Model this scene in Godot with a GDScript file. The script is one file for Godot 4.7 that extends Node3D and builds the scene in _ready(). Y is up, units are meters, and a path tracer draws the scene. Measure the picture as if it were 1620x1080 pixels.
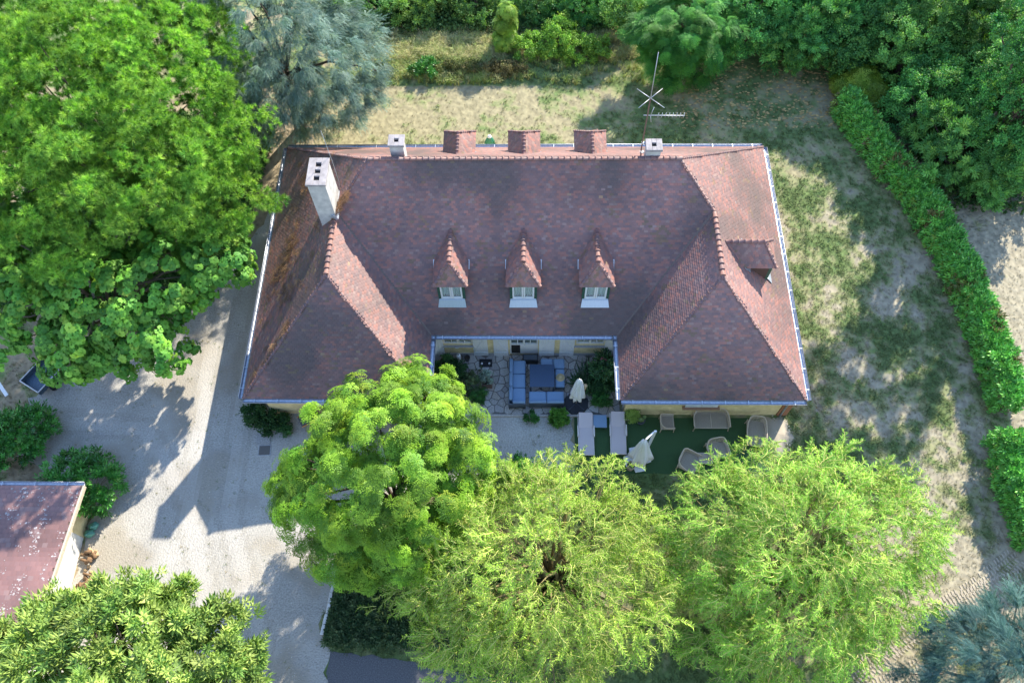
extends Node3D

# ---------------------------------------------------------------- helpers
var rng := RandomNumberGenerator.new()
var used := {}
var M := {}
var G := {}
var soil_noise := FastNoiseLite.new()
var patch_noise := FastNoiseLite.new()

func rnd(a: float, b: float) -> float:
	return rng.randf_range(a, b)

func numbered(called: String) -> String:
	var n: int = used.get(called, 0)
	used[called] = n + 1
	return called if n == 0 else "%s_%03d" % [called, n]

func lin(r: float, g: float, b: float) -> Color:
	return Color(r, g, b).linear_to_srgb()

func mat(r: float, g: float, b: float, rough := 0.85, metal := 0.0) -> StandardMaterial3D:
	var m := StandardMaterial3D.new()
	m.albedo_color = lin(r, g, b)
	m.roughness = rough
	m.metallic = metal
	return m

func tinted(rough := 0.8, back := 0.0, spec := 0.5) -> StandardMaterial3D:   # colour comes with each copy
	var m := StandardMaterial3D.new()
	m.vertex_color_use_as_albedo = true
	m.roughness = rough
	m.metallic_specular = spec
	if back > 0.0:
		m.backlight_enabled = true
		m.backlight = Color(back, back, back * 0.6)
	return m

func grain(m: StandardMaterial3D, freq: float, lo: Color, hi: Color, scale: float, seed_: int, bump := 0.0) -> StandardMaterial3D:
	var n := FastNoiseLite.new()
	n.seed = seed_
	n.frequency = freq
	n.fractal_octaves = 5
	n.fractal_gain = 0.62
	var t := NoiseTexture2D.new()
	t.width = 512
	t.height = 512
	t.seamless = true
	t.noise = n
	var gr := Gradient.new()
	gr.set_color(0, lo)
	gr.set_color(1, hi)
	t.color_ramp = gr
	m.albedo_texture = t
	m.uv1_triplanar = true
	m.uv1_world_triplanar = true
	m.uv1_scale = Vector3.ONE * scale
	if bump > 0.0:
		var t2 := NoiseTexture2D.new()
		t2.width = 512
		t2.height = 512
		t2.seamless = true
		t2.noise = n
		t2.as_normal_map = true
		t2.bump_strength = bump
		m.normal_enabled = true
		m.normal_texture = t2
	return m

func new_st(flat := true) -> SurfaceTool:
	var st := SurfaceTool.new()
	st.begin(Mesh.PRIMITIVE_TRIANGLES)
	st.set_smooth_group(-1 if flat else 0)
	return st

func done(st: SurfaceTool) -> ArrayMesh:
	st.generate_normals()
	return st.commit()

func tri(st: SurfaceTool, a: Vector3, b: Vector3, c: Vector3) -> void:     # counter-clockwise seen from outside
	st.add_vertex(a)
	st.add_vertex(c)
	st.add_vertex(b)

func quad(st: SurfaceTool, a: Vector3, b: Vector3, c: Vector3, d: Vector3) -> void:
	tri(st, a, b, c)
	tri(st, a, c, d)

func box(st: SurfaceTool, c: Vector3, s: Vector3, bs := Basis(), bev := 0.0) -> void:
	st.set_smooth_group(-1)
	var h := s * 0.5
	if bev <= 0.0:
		var p: Array[Vector3] = []
		for i in 8:
			p.append(c + bs * Vector3(h.x if i & 1 else -h.x, h.y if i & 2 else -h.y, h.z if i & 4 else -h.z))
		quad(st, p[0], p[2], p[3], p[1])
		quad(st, p[4], p[5], p[7], p[6])
		quad(st, p[0], p[4], p[6], p[2])
		quad(st, p[1], p[3], p[7], p[5])
		quad(st, p[2], p[6], p[7], p[3])
		quad(st, p[0], p[1], p[5], p[4])
		return
	var ring := func(y: float, ins: float) -> Array:
		var b := bev
		var x := h.x - ins
		var z := h.z - ins
		var o: Array = []
		for q: Vector2 in [Vector2(x, z - b), Vector2(x - b, z), Vector2(-x + b, z), Vector2(-x, z - b), Vector2(-x, -z + b), Vector2(-x + b, -z), Vector2(x - b, -z), Vector2(x, -z + b)]:
			o.append(c + bs * Vector3(q.x, y, q.y))
		return o
	var rings: Array = [ring.call(-h.y, bev), ring.call(-h.y + bev, 0.0), ring.call(h.y - bev, 0.0), ring.call(h.y, bev)]
	for k in 3:
		for i in 8:
			var j := (i + 1) % 8
			quad(st, rings[k][j], rings[k][i], rings[k + 1][i], rings[k + 1][j])
	for i in range(1, 7):
		tri(st, rings[3][0], rings[3][i + 1], rings[3][i])
		tri(st, rings[0][0], rings[0][i], rings[0][i + 1])

func tube(st: SurfaceTool, pts: Array, r0: float, r1: float, sides := 6, cap := true) -> void:
	st.set_smooth_group(0)
	var prev: Array = []
	var n := pts.size()
	var ref := Vector3(0.31, 0.87, 0.41)
	for k in n:
		var d: Vector3 = (pts[mini(k + 1, n - 1)] - pts[maxi(k - 1, 0)]).normalized()
		var u := ref.cross(d)
		if u.length() < 0.05:
			u = Vector3.RIGHT.cross(d)
		u = u.normalized()
		var v := d.cross(u)
		var r := lerpf(r0, r1, float(k) / maxf(n - 1, 1))
		var ring: Array = []
		for i in sides:
			var a := TAU * i / sides
			ring.append(pts[k] + (u * cos(a) + v * sin(a)) * r)
		if k:
			for i in sides:
				var j := (i + 1) % sides
				quad(st, prev[i], prev[j], ring[j], ring[i])
		if cap and (k == 0 or k == n - 1):
			for i in sides:
				var j := (i + 1) % sides
				if k == 0:
					tri(st, pts[k], ring[j], ring[i])
				else:
					tri(st, pts[k], ring[i], ring[j])
		prev = ring

func lathe(st: SurfaceTool, prof: Array, sides: int, at: Vector3, fold := 0.0, folds := 0, squash := 1.0, lean := Vector3.ZERO) -> void:
	st.set_smooth_group(0)
	var prev: Array = []
	var y0: float = prof[0].y
	for k in prof.size():
		var p: Vector2 = prof[k]
		var ring: Array = []
		for i in sides:
			var a := TAU * i / sides
			var r := p.x * (1.0 + fold * sin(a * folds + 0.6 * sin(a * 2.0 + k * 0.3)))
			ring.append(at + Vector3(cos(a) * r, p.y, sin(a) * r * squash) + lean * (p.y - y0))
		if k:
			for i in sides:
				var j := (i + 1) % sides
				quad(st, prev[j], prev[i], ring[i], ring[j])
		prev = ring

func prism(st: SurfaceTool, poly: PackedVector2Array, y0: float, y1: float, bev := 0.0) -> void:   # poly in x, z
	st.set_smooth_group(-1)
	if Geometry2D.is_polygon_clockwise(poly):
		poly = poly.duplicate()
		poly.reverse()
	var top := poly
	if bev > 0.0:
		var c := Vector2.ZERO
		for p in poly:
			c += p / poly.size()
		top = PackedVector2Array()
		for p in poly:
			top.append(p + (c - p).normalized() * bev)
	var ids := Geometry2D.triangulate_polygon(top)
	for k in range(0, ids.size(), 3):
		var a := top[ids[k]]
		var b := top[ids[k + 1]]
		var c2 := top[ids[k + 2]]
		var A := Vector3(a.x, y1, a.y)
		var B := Vector3(b.x, y1, b.y)
		var C := Vector3(c2.x, y1, c2.y)
		if (B - A).cross(C - A).y > 0.0:
			tri(st, A, B, C)
		else:
			tri(st, A, C, B)
	var n := poly.size()
	for i in n:
		var j := (i + 1) % n
		var a := poly[i]
		var b := poly[j]
		var ta := top[i]
		var tb := top[j]
		var yb := y1 - bev
		quad(st, Vector3(b.x, y0, b.y), Vector3(a.x, y0, a.y), Vector3(a.x, yb, a.y), Vector3(b.x, yb, b.y))
		if bev > 0.0:
			quad(st, Vector3(b.x, yb, b.y), Vector3(a.x, yb, a.y), Vector3(ta.x, y1, ta.y), Vector3(tb.x, y1, tb.y))

func slab(st: SurfaceTool, pts: Array, thick: float) -> void:     # a flat polygon in space (counter-clockwise seen from outside) with thickness inward
	st.set_smooth_group(-1)
	var nrm: Vector3 = (pts[1] - pts[0]).cross(pts[2] - pts[1]).normalized()
	var n := pts.size()
	var u: Vector3 = (pts[1] - pts[0]).normalized()
	var v := nrm.cross(u)
	var flat := PackedVector2Array()
	for p: Vector3 in pts:
		flat.append(Vector2((p - pts[0]).dot(u), (p - pts[0]).dot(v)))
	var ids := Geometry2D.triangulate_polygon(flat)
	var off := -nrm * thick
	for k in range(0, ids.size(), 3):
		var a: Vector3 = pts[ids[k]]
		var b: Vector3 = pts[ids[k + 1]]
		var c: Vector3 = pts[ids[k + 2]]
		if (b - a).cross(c - a).dot(nrm) < 0.0:
			var t := b
			b = c
			c = t
		tri(st, a, b, c)
		tri(st, a + off, c + off, b + off)
	for i in n:
		var a: Vector3 = pts[i]
		var b: Vector3 = pts[(i + 1) % n]
		quad(st, a + off, b + off, b, a)

func obj(called: String, st: SurfaceTool, m: Material, parent: Node = self) -> MeshInstance3D:
	return put(called, done(st), m, parent)

func put(called: String, mesh: Mesh, m: Material, parent: Node = self) -> MeshInstance3D:
	var o := MeshInstance3D.new()
	o.name = numbered(called) if parent == self else called
	o.mesh = mesh
	o.material_override = m
	parent.add_child(o, true)
	return o

func tag(o: Node, label: String, category: String, group := "", kind := "") -> Node:
	o.set_meta("label", label)
	o.set_meta("category", category)
	if group != "":
		o.set_meta("group", group)
	if kind != "":
		o.set_meta("kind", kind)
	return o

func thing(called: String, label: String, category: String, at := Vector3.ZERO, turn := 0.0, group := "") -> Node3D:
	var o := Node3D.new()
	o.name = numbered(called)
	add_child(o)
	o.position = at
	o.rotation.y = turn
	tag(o, label, category, group)
	return o

func struct(called: String, st: SurfaceTool, m: Material) -> MeshInstance3D:
	var o := obj(called, st, m)
	o.set_meta("kind", "structure")
	return o

func copies(called: String, mesh: Mesh, m: Material, xf: Array, cols: PackedColorArray, parent: Node = self) -> MultiMeshInstance3D:
	var mm := MultiMesh.new()
	mm.transform_format = MultiMesh.TRANSFORM_3D
	mm.use_colors = true
	mm.mesh = mesh
	mm.instance_count = xf.size()
	for i in xf.size():
		mm.set_instance_transform(i, xf[i])
		mm.set_instance_color(i, cols[i])
	var o := MultiMeshInstance3D.new()
	o.name = numbered(called) if parent == self else called
	o.multimesh = mm
	o.material_override = m
	o.set_meta("kind", "stuff")
	parent.add_child(o, true)
	return o

func dup(src: Node3D, at: Vector3, turn: float, label: String) -> Node3D:
	var r: Node3D = src.duplicate()
	var base: String = src.get_meta("kind_name") if src.has_meta("kind_name") else str(src.name)
	r.name = numbered(base)
	add_child(r)
	r.position = at
	r.rotation.y = turn
	r.set_meta("label", label)
	return r

func unit() -> Vector3:
	var y := rnd(-1, 1)
	var a := rnd(0, TAU)
	var r := sqrt(1.0 - y * y)
	return Vector3(cos(a) * r, y, sin(a) * r)

func facing(up: Vector3, turn: float) -> Basis:      # +Y along up, turned about it
	var y := up.normalized()
	var x := y.cross(Vector3(0.13, 0.21, 0.97))
	if x.length() < 0.05:
		x = Vector3.RIGHT
	x = x.normalized()
	var z := x.cross(y)
	return Basis(x, y, z) * Basis(Vector3.UP, turn)

func along(dir: Vector3, roll := 0.0) -> Basis:      # +Z along dir, +Y as near up as it can be
	var z := dir.normalized()
	var x := Vector3.UP.cross(z)
	if x.length() < 0.02:
		x = Vector3.RIGHT
	x = x.normalized()
	return Basis(x, z.cross(x), z) * Basis(Vector3(0, 0, 1), roll)

# ---------------------------------------------------------------- leaf shapes
func leaf(st: SurfaceTool, a: Vector3, dir: Vector3, side: Vector3, up: Vector3, l: float, w: float, droop := 0.15, fold := 0.15) -> void:
	var mid := a + dir * l * 0.45 + up * l * droop * 0.4
	var tip := a + dir * l - up * l * droop
	var s1 := mid + side * w * 0.5 + up * w * fold
	var s2 := mid - side * w * 0.5 + up * w * fold
	tri(st, a, s1, mid)
	tri(st, mid, s1, tip)
	tri(st, a, mid, s2)
	tri(st, mid, tip, s2)

func narrow(st: SurfaceTool, a: Vector3, b: Vector3, side: Vector3, w: float) -> void:
	var m := a.lerp(b, 0.4)
	tri(st, a, m + side * w * 0.5, b)
	tri(st, a, b, m - side * w * 0.5)

func make_leaf_shapes() -> void:
	var st := new_st()
	# feathery compound-leaf rosette
	for f in 6:
		var a := TAU * f / 6.0 + rnd(-0.25, 0.25)
		var out := Vector3(cos(a), 0, sin(a))
		var side := Vector3(-sin(a), 0, cos(a))
		var l := rnd(0.34, 0.46)
		var rise := rnd(0.15, 0.6)
		for k in 5:
			var t := (k + 1.0) / 5.0
			var p := out * l * t + Vector3.UP * l * (rise * t - 0.6 * t * t)
			for s: float in [-1.0, 1.0]:
				var d := (out * 0.45 + side * s + Vector3.UP * rnd(-0.3, 0.15)).normalized()
				narrow(st, p, p + d * rnd(0.12, 0.17) * (1.1 - 0.35 * t), out, 0.062)
	G.rosette = done(st)
	# lobed leaves
	st = new_st()
	for f in 6:
		var a := TAU * f / 6.0 + rnd(-0.4, 0.4)
		var out := Vector3(cos(a), rnd(-0.15, 0.35), sin(a)).normalized()
		var side := Vector3(-sin(a), rnd(-0.2, 0.2), cos(a)).normalized()
		var up := side.cross(out)
		if up.y < 0.0:
			up = -up
		var base := out * rnd(0.05, 0.14) + Vector3.UP * rnd(-0.08, 0.1)
		var r := rnd(0.13, 0.19)
		var ring: Array = []
		for k in 11:
			var g := -2.4 + 4.8 * k / 10.0
			var rr := r * (1.0 if k % 2 == 0 else 0.68) * (1.1 - 0.12 * absf(g))
			ring.append(base + (out * cos(g) + side * sin(g)) * rr - up * rr * rr * 1.2)
		for k in 10:
			tri(st, base, ring[k], ring[k + 1])
	G.lobed = done(st)
	# tuft of long needles
	st = new_st()
	for f in 46:
		var d := unit()
		d = (d + Vector3.UP * 0.75).normalized()
		var side := d.cross(unit()).normalized()
		var l := rnd(0.2, 0.3)
		tri(st, side * 0.012 + d * 0.03, d * l, -side * 0.012 + d * 0.03)
	G.tuft = done(st)
	# flat spray of short needles along a drooping twig, growing along +Z
	st = new_st()
	for b in 3:
		var yaw := (b - 1) * 0.55
		var dz := Vector3(sin(yaw), 0, cos(yaw))
		var dx := Vector3(cos(yaw), 0, -sin(yaw))
		var l := 0.55 if b == 1 else 0.36
		for k in 13:
			var t := (k + 1.0) / 13.0
			var p := dz * l * t - Vector3.UP * 0.14 * t * t
			for s: float in [-1.0, 1.0]:
				var d := (dx * s + dz * 0.8 + Vector3.UP * rnd(-0.1, 0.55)).normalized()
				tri(st, p - dz * 0.009, p + d * rnd(0.055, 0.085), p + dz * 0.009)
			tri(st, p - dx * 0.008, p + Vector3.UP * 0.05 + dz * 0.03, p + dx * 0.008)
	G.spray = done(st)
	# soft scale-leaf spray (yew and cypress), growing along +Z
	st = new_st()
	for b in 5:
		var yaw := (b - 2) * 0.42
		var dz := Vector3(sin(yaw), 0, cos(yaw))
		var dx := Vector3(cos(yaw), 0, -sin(yaw))
		var l := 0.42 - 0.07 * absf(b - 2)
		for k in 6:
			var t := (k + 1.0) / 6.0
			var p := dz * l * t - Vector3.UP * 0.16 * t * t
			for s: float in [-1.0, 1.0]:
				var d := (dx * s * 0.8 + dz + Vector3.UP * rnd(-0.1, 0.2)).normalized()
				narrow(st, p, p + d * 0.1, (dx * s - dz).normalized(), 0.035)
	G.fan = done(st)
	# sprig of oval glossy leaves
	st = new_st()
	for f in 9:
		var a := f * 2.4
		var y := 0.03 + 0.018 * f
		var el := 0.2 + 0.09 * f
		var out := Vector3(cos(a) * cos(el), sin(el), sin(a) * cos(el))
		var side := Vector3(-sin(a), 0, cos(a))
		leaf(st, Vector3.UP * y, out, side, side.cross(out) * -1.0, rnd(0.13, 0.18), rnd(0.055, 0.07), 0.1)
	G.sprig = done(st)
	# whorl of long leaves
	st = new_st()
	for f in 10:
		var a := f * 2.4
		var el := 0.05 + 0.08 * f
		var out := Vector3(cos(a) * cos(el), sin(el), sin(a) * cos(el))
		var side := Vector3(-sin(a), 0, cos(a))
		leaf(st, Vector3.UP * 0.012 * f, out, side, side.cross(out) * -1.0, rnd(0.2, 0.28), rnd(0.07, 0.095), 0.22, 0.3)
	G.whorl = done(st)
	# generic small-leaf cluster
	st = new_st()
	for f in 16:
		var d := (unit() + Vector3.UP * 0.5).normalized()
		var p := unit() * rnd(0.02, 0.2)
		var side := d.cross(unit()).normalized()
		leaf(st, p, d, side, side.cross(d), rnd(0.1, 0.16), rnd(0.06, 0.09), 0.15, 0.1)
	G.cluster = done(st)
	# curling willow strand: starts at the origin, goes out along +Z and hangs
	for v in 2:
		st = new_st()
		var pts: Array = []
		for k in 7:
			var t := k / 6.0
			pts.append(Vector3(sin(t * 5.0 + v) * 0.05, 0.12 * t - 0.42 * t * t + sin(t * 9.0 + v * 2) * 0.02, 0.72 * t - 0.22 * t * t))
		for k in 26:
			var t := 0.1 + 0.9 * k / 26.0
			var i := int(t * 5.99)
			var p: Vector3 = pts[i].lerp(pts[i + 1], t * 6.0 - i)
			var s := 1.0 if k % 2 else -1.0
			var d := Vector3(s * rnd(0.4, 1.0), rnd(-0.8, 0.35), rnd(0.1, 0.9)).normalized()
			narrow(st, p, p + d * rnd(0.09, 0.15), d.cross(unit()).normalized(), 0.024)
		G["strand%d" % v] = done(st)
		st = new_st()
		tube(st, pts, 0.013, 0.006, 3, false)
		G["twig%d" % v] = done(st)
	# grass
	for v in 2:
		st = new_st()
		var tall := v == 1
		for f in (14 if tall else 9):
			var a := rnd(0, TAU)
			var lean := rnd(0.2, 1.0)
			var h := rnd(0.35, 0.7) if tall else rnd(0.05, 0.13)
			var out := Vector3(cos(a), 0, sin(a))
			var side := Vector3(-sin(a), 0, cos(a)) * (0.012 if tall else 0.011)
			var b := out * rnd(0, 0.12 if tall else 0.06)
			var m := b + out * h * 0.25 * lean + Vector3.UP * h * 0.65
			tri(st, b - side, b + side, m)
			tri(st, m - side * 0.7, m + side * 0.7, m + out * h * 0.5 * lean + Vector3.UP * h * 0.25 * (1.2 - lean))
		G["grass%d" % v] = done(st)
	# blade-leaved clump (yucca, iris)
	st = new_st()
	for f in 22:
		var a := f * 2.4
		var el := 0.25 + 1.1 * f / 22.0
		var out := Vector3(cos(a) * cos(el), sin(el), sin(a) * cos(el))
		var side := Vector3(-sin(a), 0, cos(a))
		leaf(st, Vector3.UP * 0.02, out, side, side.cross(out) * -1.0, rnd(0.5, 0.75), 0.06, 0.3, 0.3)
	G.blades = done(st)
	# litter of dry needles
	st = new_st()
	for f in 16:
		var a := rnd(0, TAU)
		var p := Vector3(rnd(-0.1, 0.1), rnd(0.0, 0.05), rnd(-0.1, 0.1))
		var d := Vector3(cos(a), rnd(-0.05, 0.25), sin(a))
		narrow(st, p - d * 0.09, p + d * 0.09, d.cross(Vector3.UP).normalized(), 0.014)
	G.needles = done(st)
	# pebble
	st = new_st()
	var pr: Array = []
	for k in 6:
		var a := TAU * k / 6.0
		pr.append(Vector3(cos(a) * rnd(0.8, 1.1), rnd(-0.05, 0.1), sin(a) * rnd(0.7, 1.0)))
	for k in 6:
		tri(st, Vector3(0.1, 0.55, 0), pr[(k + 1) % 6], pr[k])
	G.pebble = done(st)

# ---------------------------------------------------------------- plants
func crown(parent: Node, lobes: Array, cr: float, per: int, mesh: Mesh, m: Material, pal: Array, mode: int, sc: Vector2, low := -0.5, extra: Mesh = null, extra_mat: Material = null, called := "foliage") -> Array:
	var xf: Array = []
	var cols := PackedColorArray()
	var heads: Array = []
	var o := Vector3.ZERO
	for L: Array in lobes:
		o += Vector3(L[0], L[1], L[2]) / lobes.size()
	for li in lobes.size():
		var L: Array = lobes[li]
		var c := Vector3(L[0], L[1], L[2])
		var r: float = L[3]
		var n := maxi(5, int(3.4 * pow(r / cr, 2.0)))
		for k in n:
			var y := 1.0 - 2.0 * (k + 0.5) / n
			if y < low:
				continue
			var a := k * 2.39996 + li
			var rr := sqrt(1.0 - y * y)
			var d := (Vector3(cos(a) * rr, y, sin(a) * rr) + unit() * 0.18).normalized()
			var p := c + d * r * (rnd(0.62, 1.08) if rng.randf() < 0.8 else rnd(0.3, 0.7))
			var inside := false
			for lj in lobes.size():
				if lj != li and p.distance_to(Vector3(lobes[lj][0], lobes[lj][1], lobes[lj][2])) < lobes[lj][3] * 0.72:
					inside = true
			if inside or p.y < 0.15:
				continue
			heads.append([p, d])
			var tint := rnd(0.66, 1.24)
			var accent := rng.randf() < 0.12
			var mine := cr * rnd(0.6, 1.3)
			var stretch := Vector3(rnd(0.7, 1.4), rnd(0.6, 1.0), rnd(0.7, 1.4))
			for q in per:
				var e := unit()
				e = (e + d * 0.7 + Vector3.UP * 0.35).normalized()
				var pos := p + e * stretch * mine * rnd(0.15, 1.35)
				if pos.y < 0.05:
					continue
				var s := rnd(sc.x, sc.y)
				var b: Basis
				if mode == 0:
					b = facing((e + Vector3.UP * 0.45 + d * 0.4 + unit() * 0.35), rnd(0, TAU))
				elif mode == 1:
					var flat := Vector3(pos.x - o.x, 0, pos.z - o.z).normalized()
					b = along(flat + unit() * 0.55 + Vector3(0, 0.12 * e.y - 0.1, 0), rnd(-0.5, 0.5))
				else:
					var flat := Vector3(pos.x - o.x, 0, pos.z - o.z).normalized()
					b = along(flat * 0.3 + Vector3(d.x, 0.0, d.z) * 0.45 + Vector3(e.x, maxf(e.y, -0.2) * 0.7, e.z) * 0.6 + unit() * 0.75, rnd(-0.8, 0.8))
				xf.append(Transform3D(b.scaled(Vector3(s, s, s)), pos))
				var t := rng.randf()
				var col: Color = pal[0].lerp(pal[1], t)
				if rng.randf() < (0.3 if accent else 0.06):
					col = col.lerp(pal[2], rnd(0.1, 0.6))
				col *= tint * rnd(0.85, 1.15)
				col.a = 1.0
				cols.append(col)
	copies(called, mesh, m, xf, cols, parent)
	if extra:
		var ec := PackedColorArray()
		for c2 in cols:
			ec.append(Color(0.46, 0.46, 0.13) * rnd(0.5, 1.25))
		copies("twigs", extra, extra_mat, xf, ec, parent)
	return heads

func limbs(parent: Node, base: Vector3, fork: float, r: float, heads: Array, every: int, m: Material, thin := 0.02) -> void:
	var st := new_st(false)
	var top := base + Vector3(rnd(-0.15, 0.15), fork, rnd(-0.15, 0.15))
	tube(st, [base + Vector3(0, -0.1, 0), base + Vector3(0, 0.25, 0), base.lerp(top, 0.5) + Vector3(0.06, 0, -0.05), top], r * 1.25, r * 0.72, 9)
	obj("trunk", st, m, parent)
	var n := 0
	var lst := new_st(false)
	for k in range(0, heads.size(), every):
		var e: Vector3 = heads[k][0]
		var mid := top.lerp(e, 0.5) + Vector3(rnd(-0.3, 0.3), 0.25 + 0.12 * top.distance_to(e) * rnd(0.2, 1.0), rnd(-0.3, 0.3))
		var s := top - Vector3(0, rnd(0, fork * 0.25), 0)
		var q1 := s.lerp(mid, 0.5) + unit() * 0.12
		var q2 := mid.lerp(e, 0.5) + unit() * 0.15
		tube(lst, [s, q1, mid, q2, e], minf(r * 0.42, 0.1), thin, 5, false)
		n += 1
	if n:
		var b := obj("branches", lst, m, parent)
		b.set_meta("kind", "stuff")

func tree(called: String, label: String, cat: String, group: String, base: Vector3, lobes: Array, fork: float, r: float, cr: float, per: int, mesh: Mesh, m: Material, pal: Array, mode: int, sc: Vector2, every := 3, bark: Material = null, low := -0.5) -> Node3D:
	var t := thing(called, label, cat, base, 0.0, group)
	var local: Array = []
	for L: Array in lobes:
		local.append([L[0] - base.x, L[1] - base.y, L[2] - base.z, L[3]])
	var heads := crown(t, local, cr, per, mesh, m, pal, mode, sc, low)
	limbs(t, Vector3.ZERO, fork, r, heads, every, bark if bark else M.bark)
	return t

func bush(called: String, label: String, at: Vector3, lobes: Array, cr: float, per: int, mesh: Mesh, m: Material, pal: Array, sc: Vector2, cat := "shrub", group := "") -> Node3D:   # lobes are local
	var t := thing(called, label, cat, at, 0.0, group)
	var heads := crown(t, lobes, cr, per, mesh, m, pal, 0, sc, -0.35)
	var st := new_st(false)
	for k in range(0, heads.size(), 2):
		var e: Vector3 = heads[k][0]
		tube(st, [Vector3(rnd(-0.06, 0.06), 0, rnd(-0.06, 0.06)), e * Vector3(0.45, 0.6, 0.45) + unit() * 0.04, e], 0.014, 0.006, 4, false)
	var b := obj("stems", st, M.twig, t)
	b.set_meta("kind", "stuff")
	return t

func pot(called: String, label: String, at: Vector3, r: float, h: float, m: Material) -> Node3D:
	var t := thing(called, label, "plant pot", at)
	var st := new_st(false)
	lathe(st, [Vector2(0.001, 0.0), Vector2(r * 0.7, 0.0), Vector2(r * 0.72, 0.02), Vector2(r * 0.95, h * 0.86), Vector2(r * 1.06, h * 0.87), Vector2(r * 1.07, h), Vector2(r * 0.92, h), Vector2(r * 0.88, h * 0.85)], 20, Vector3.ZERO)
	obj("pot_body", st, m, t)
	st = new_st(false)
	lathe(st, [Vector2(r * 0.89, h * 0.86), Vector2(r * 0.4, h * 0.89), Vector2(0.001, h * 0.88)], 14, Vector3.ZERO)
	obj("potting_soil", st, M.soil_dark, t)
	return t

# ---------------------------------------------------------------- roof
func tile_shape(st: SurfaceTool, w: float, l: float, t: float, head: float) -> void:
	# a flat clay tile: tail at z = 0 (lower end), head at z = -l, lying on +Y; slightly cambered
	var pts: Array = []
	for k in 3:
		var x := -w * 0.5 + w * k * 0.5
		var up := 0.004 if k == 1 else 0.0
		pts.append([Vector3(x, t + up, 0), Vector3(x, t * head + up, -l), Vector3(x, -0.012, 0)])
	for k in 2:
		quad(st, pts[k][0], pts[k + 1][0], pts[k + 1][1], pts[k][1])
		quad(st, pts[k][2], pts[k + 1][2], pts[k + 1][0], pts[k][0])
	quad(st, pts[0][2], pts[0][0], pts[0][1], pts[0][1] + Vector3(0, -0.015, 0))
	quad(st, pts[2][0], pts[2][2], pts[2][1] + Vector3(0, -0.015, 0), pts[2][1])

func make_tile_shapes() -> void:
	var w := 0.168
	var st := new_st()
	var l := 0.17
	var t := 0.03
	for flat in 2:
		st = new_st()
		tile_shape(st, w, l, t, 0.42 if flat == 0 else 0.95)
		G["tile" if flat == 0 else "flat_tile"] = done(st)
	# half-round ridge tile lying along Z, a raised collar at its lower end
	st = new_st(false)
	var rings: Array = []
	for q: Array in [[0.0, 0.148, 0.0], [0.0, 0.148, 0.03], [0.05, 0.148, 0.03], [0.055, 0.122, 0.012], [0.37, 0.112, 0.0]]:
		var ring: Array = []
		for k in 9:
			var a := PI * k / 8.0
			ring.append(Vector3(cos(a) * q[1], sin(a) * q[1] * 0.85 + q[2] - 0.045, -q[0]))
		rings.append(ring)
	for i in rings.size() - 1:
		for k in 8:
			quad(st, rings[i][k], rings[i + 1][k], rings[i + 1][k + 1], rings[i][k + 1])
	for k in 7:
		tri(st, rings[0][0], rings[0][k + 1], rings[0][k + 2])
	G.ridge = done(st)

func tile_colour(p: Vector3, moss: float) -> Color:
	var n := patch_noise.get_noise_3d(p.x * 0.6, p.y * 0.35, p.z * 0.6)
	var n2 := patch_noise.get_noise_3d(p.x * 3.0 + 50, p.y * 1.2, p.z * 3.0)
	var c := Color(0.2, 0.128, 0.122)
	var q := rng.randf()
	if q < 0.22:
		c = Color(0.27, 0.14, 0.118)
	elif q < 0.42:
		c = Color(0.16, 0.115, 0.118)
	elif q < 0.5:
		c = Color(0.23, 0.17, 0.155)
	c *= 1.0 + 0.55 * n
	if n < -0.12:
		c = c.lerp(Color(0.105, 0.088, 0.085), clampf((-n - 0.12) * 3.0, 0, 0.75))
	if n2 * 0.5 + rng.randf() * 0.5 > 0.62 - moss:
		c = c.lerp(Color(0.16, 0.13, 0.07), 0.6)
	if rng.randf() < 0.002 + moss * 0.07:
		c = c.lerp(Color(0.36, 0.28, 0.15), rnd(0.2, 0.6))
	elif rng.randf() < 0.004:
		c = c.lerp(Color(0.36, 0.32, 0.31), rnd(0.1, 0.4))
	c *= Color(0.86, 0.75, 0.71) * rnd(0.89, 1.11)
	c.a = 1.0
	return c

func tiles(called: String, poly: Array, moss: float, parent: Node, gauge := 0.1, flat_laid := false) -> void:   # poly: first edge is the eave, counter-clockwise from outside
	var u: Vector3 = (poly[1] - poly[0]).normalized()
	var nrm: Vector3 = u.cross(poly[2] - poly[1]).normalized()
	var v := nrm.cross(u)
	var flat := PackedVector2Array()
	var lo := Vector2(INF, INF)
	var hi := -lo
	for p: Vector3 in poly:
		var q := Vector2((p - poly[0]).dot(u), (p - poly[0]).dot(v))
		flat.append(q)
		lo = lo.min(q)
		hi = hi.max(q)
	var xf: Array = []
	var cols := PackedColorArray()
	var base := Basis(u, nrm, -v)
	var row := 0
	var y := 0.0
	while y < hi.y:
		var x := lo.x + (0.0 if row % 2 else 0.086)
		while x < hi.x:
			if Geometry2D.is_point_in_polygon(Vector2(x, y + 0.05), flat):
				var p: Vector3 = poly[0] + u * (x + rnd(-0.004, 0.004)) + v * (y + rnd(-0.005, 0.005)) + nrm * rnd(0.0, 0.006)
				var b := base * Basis.from_euler(Vector3(rnd(-0.045, -0.012) * (0.2 if flat_laid else 1.0), rnd(-0.015, 0.015), rnd(-0.03, 0.03)))
				xf.append(Transform3D(b, p))
				cols.append(tile_colour(p, moss))
			x += 0.172
		y += gauge
		row += 1
	copies(called, G.flat_tile if flat_laid else G.tile, M.tile, xf, cols, parent)

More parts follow.
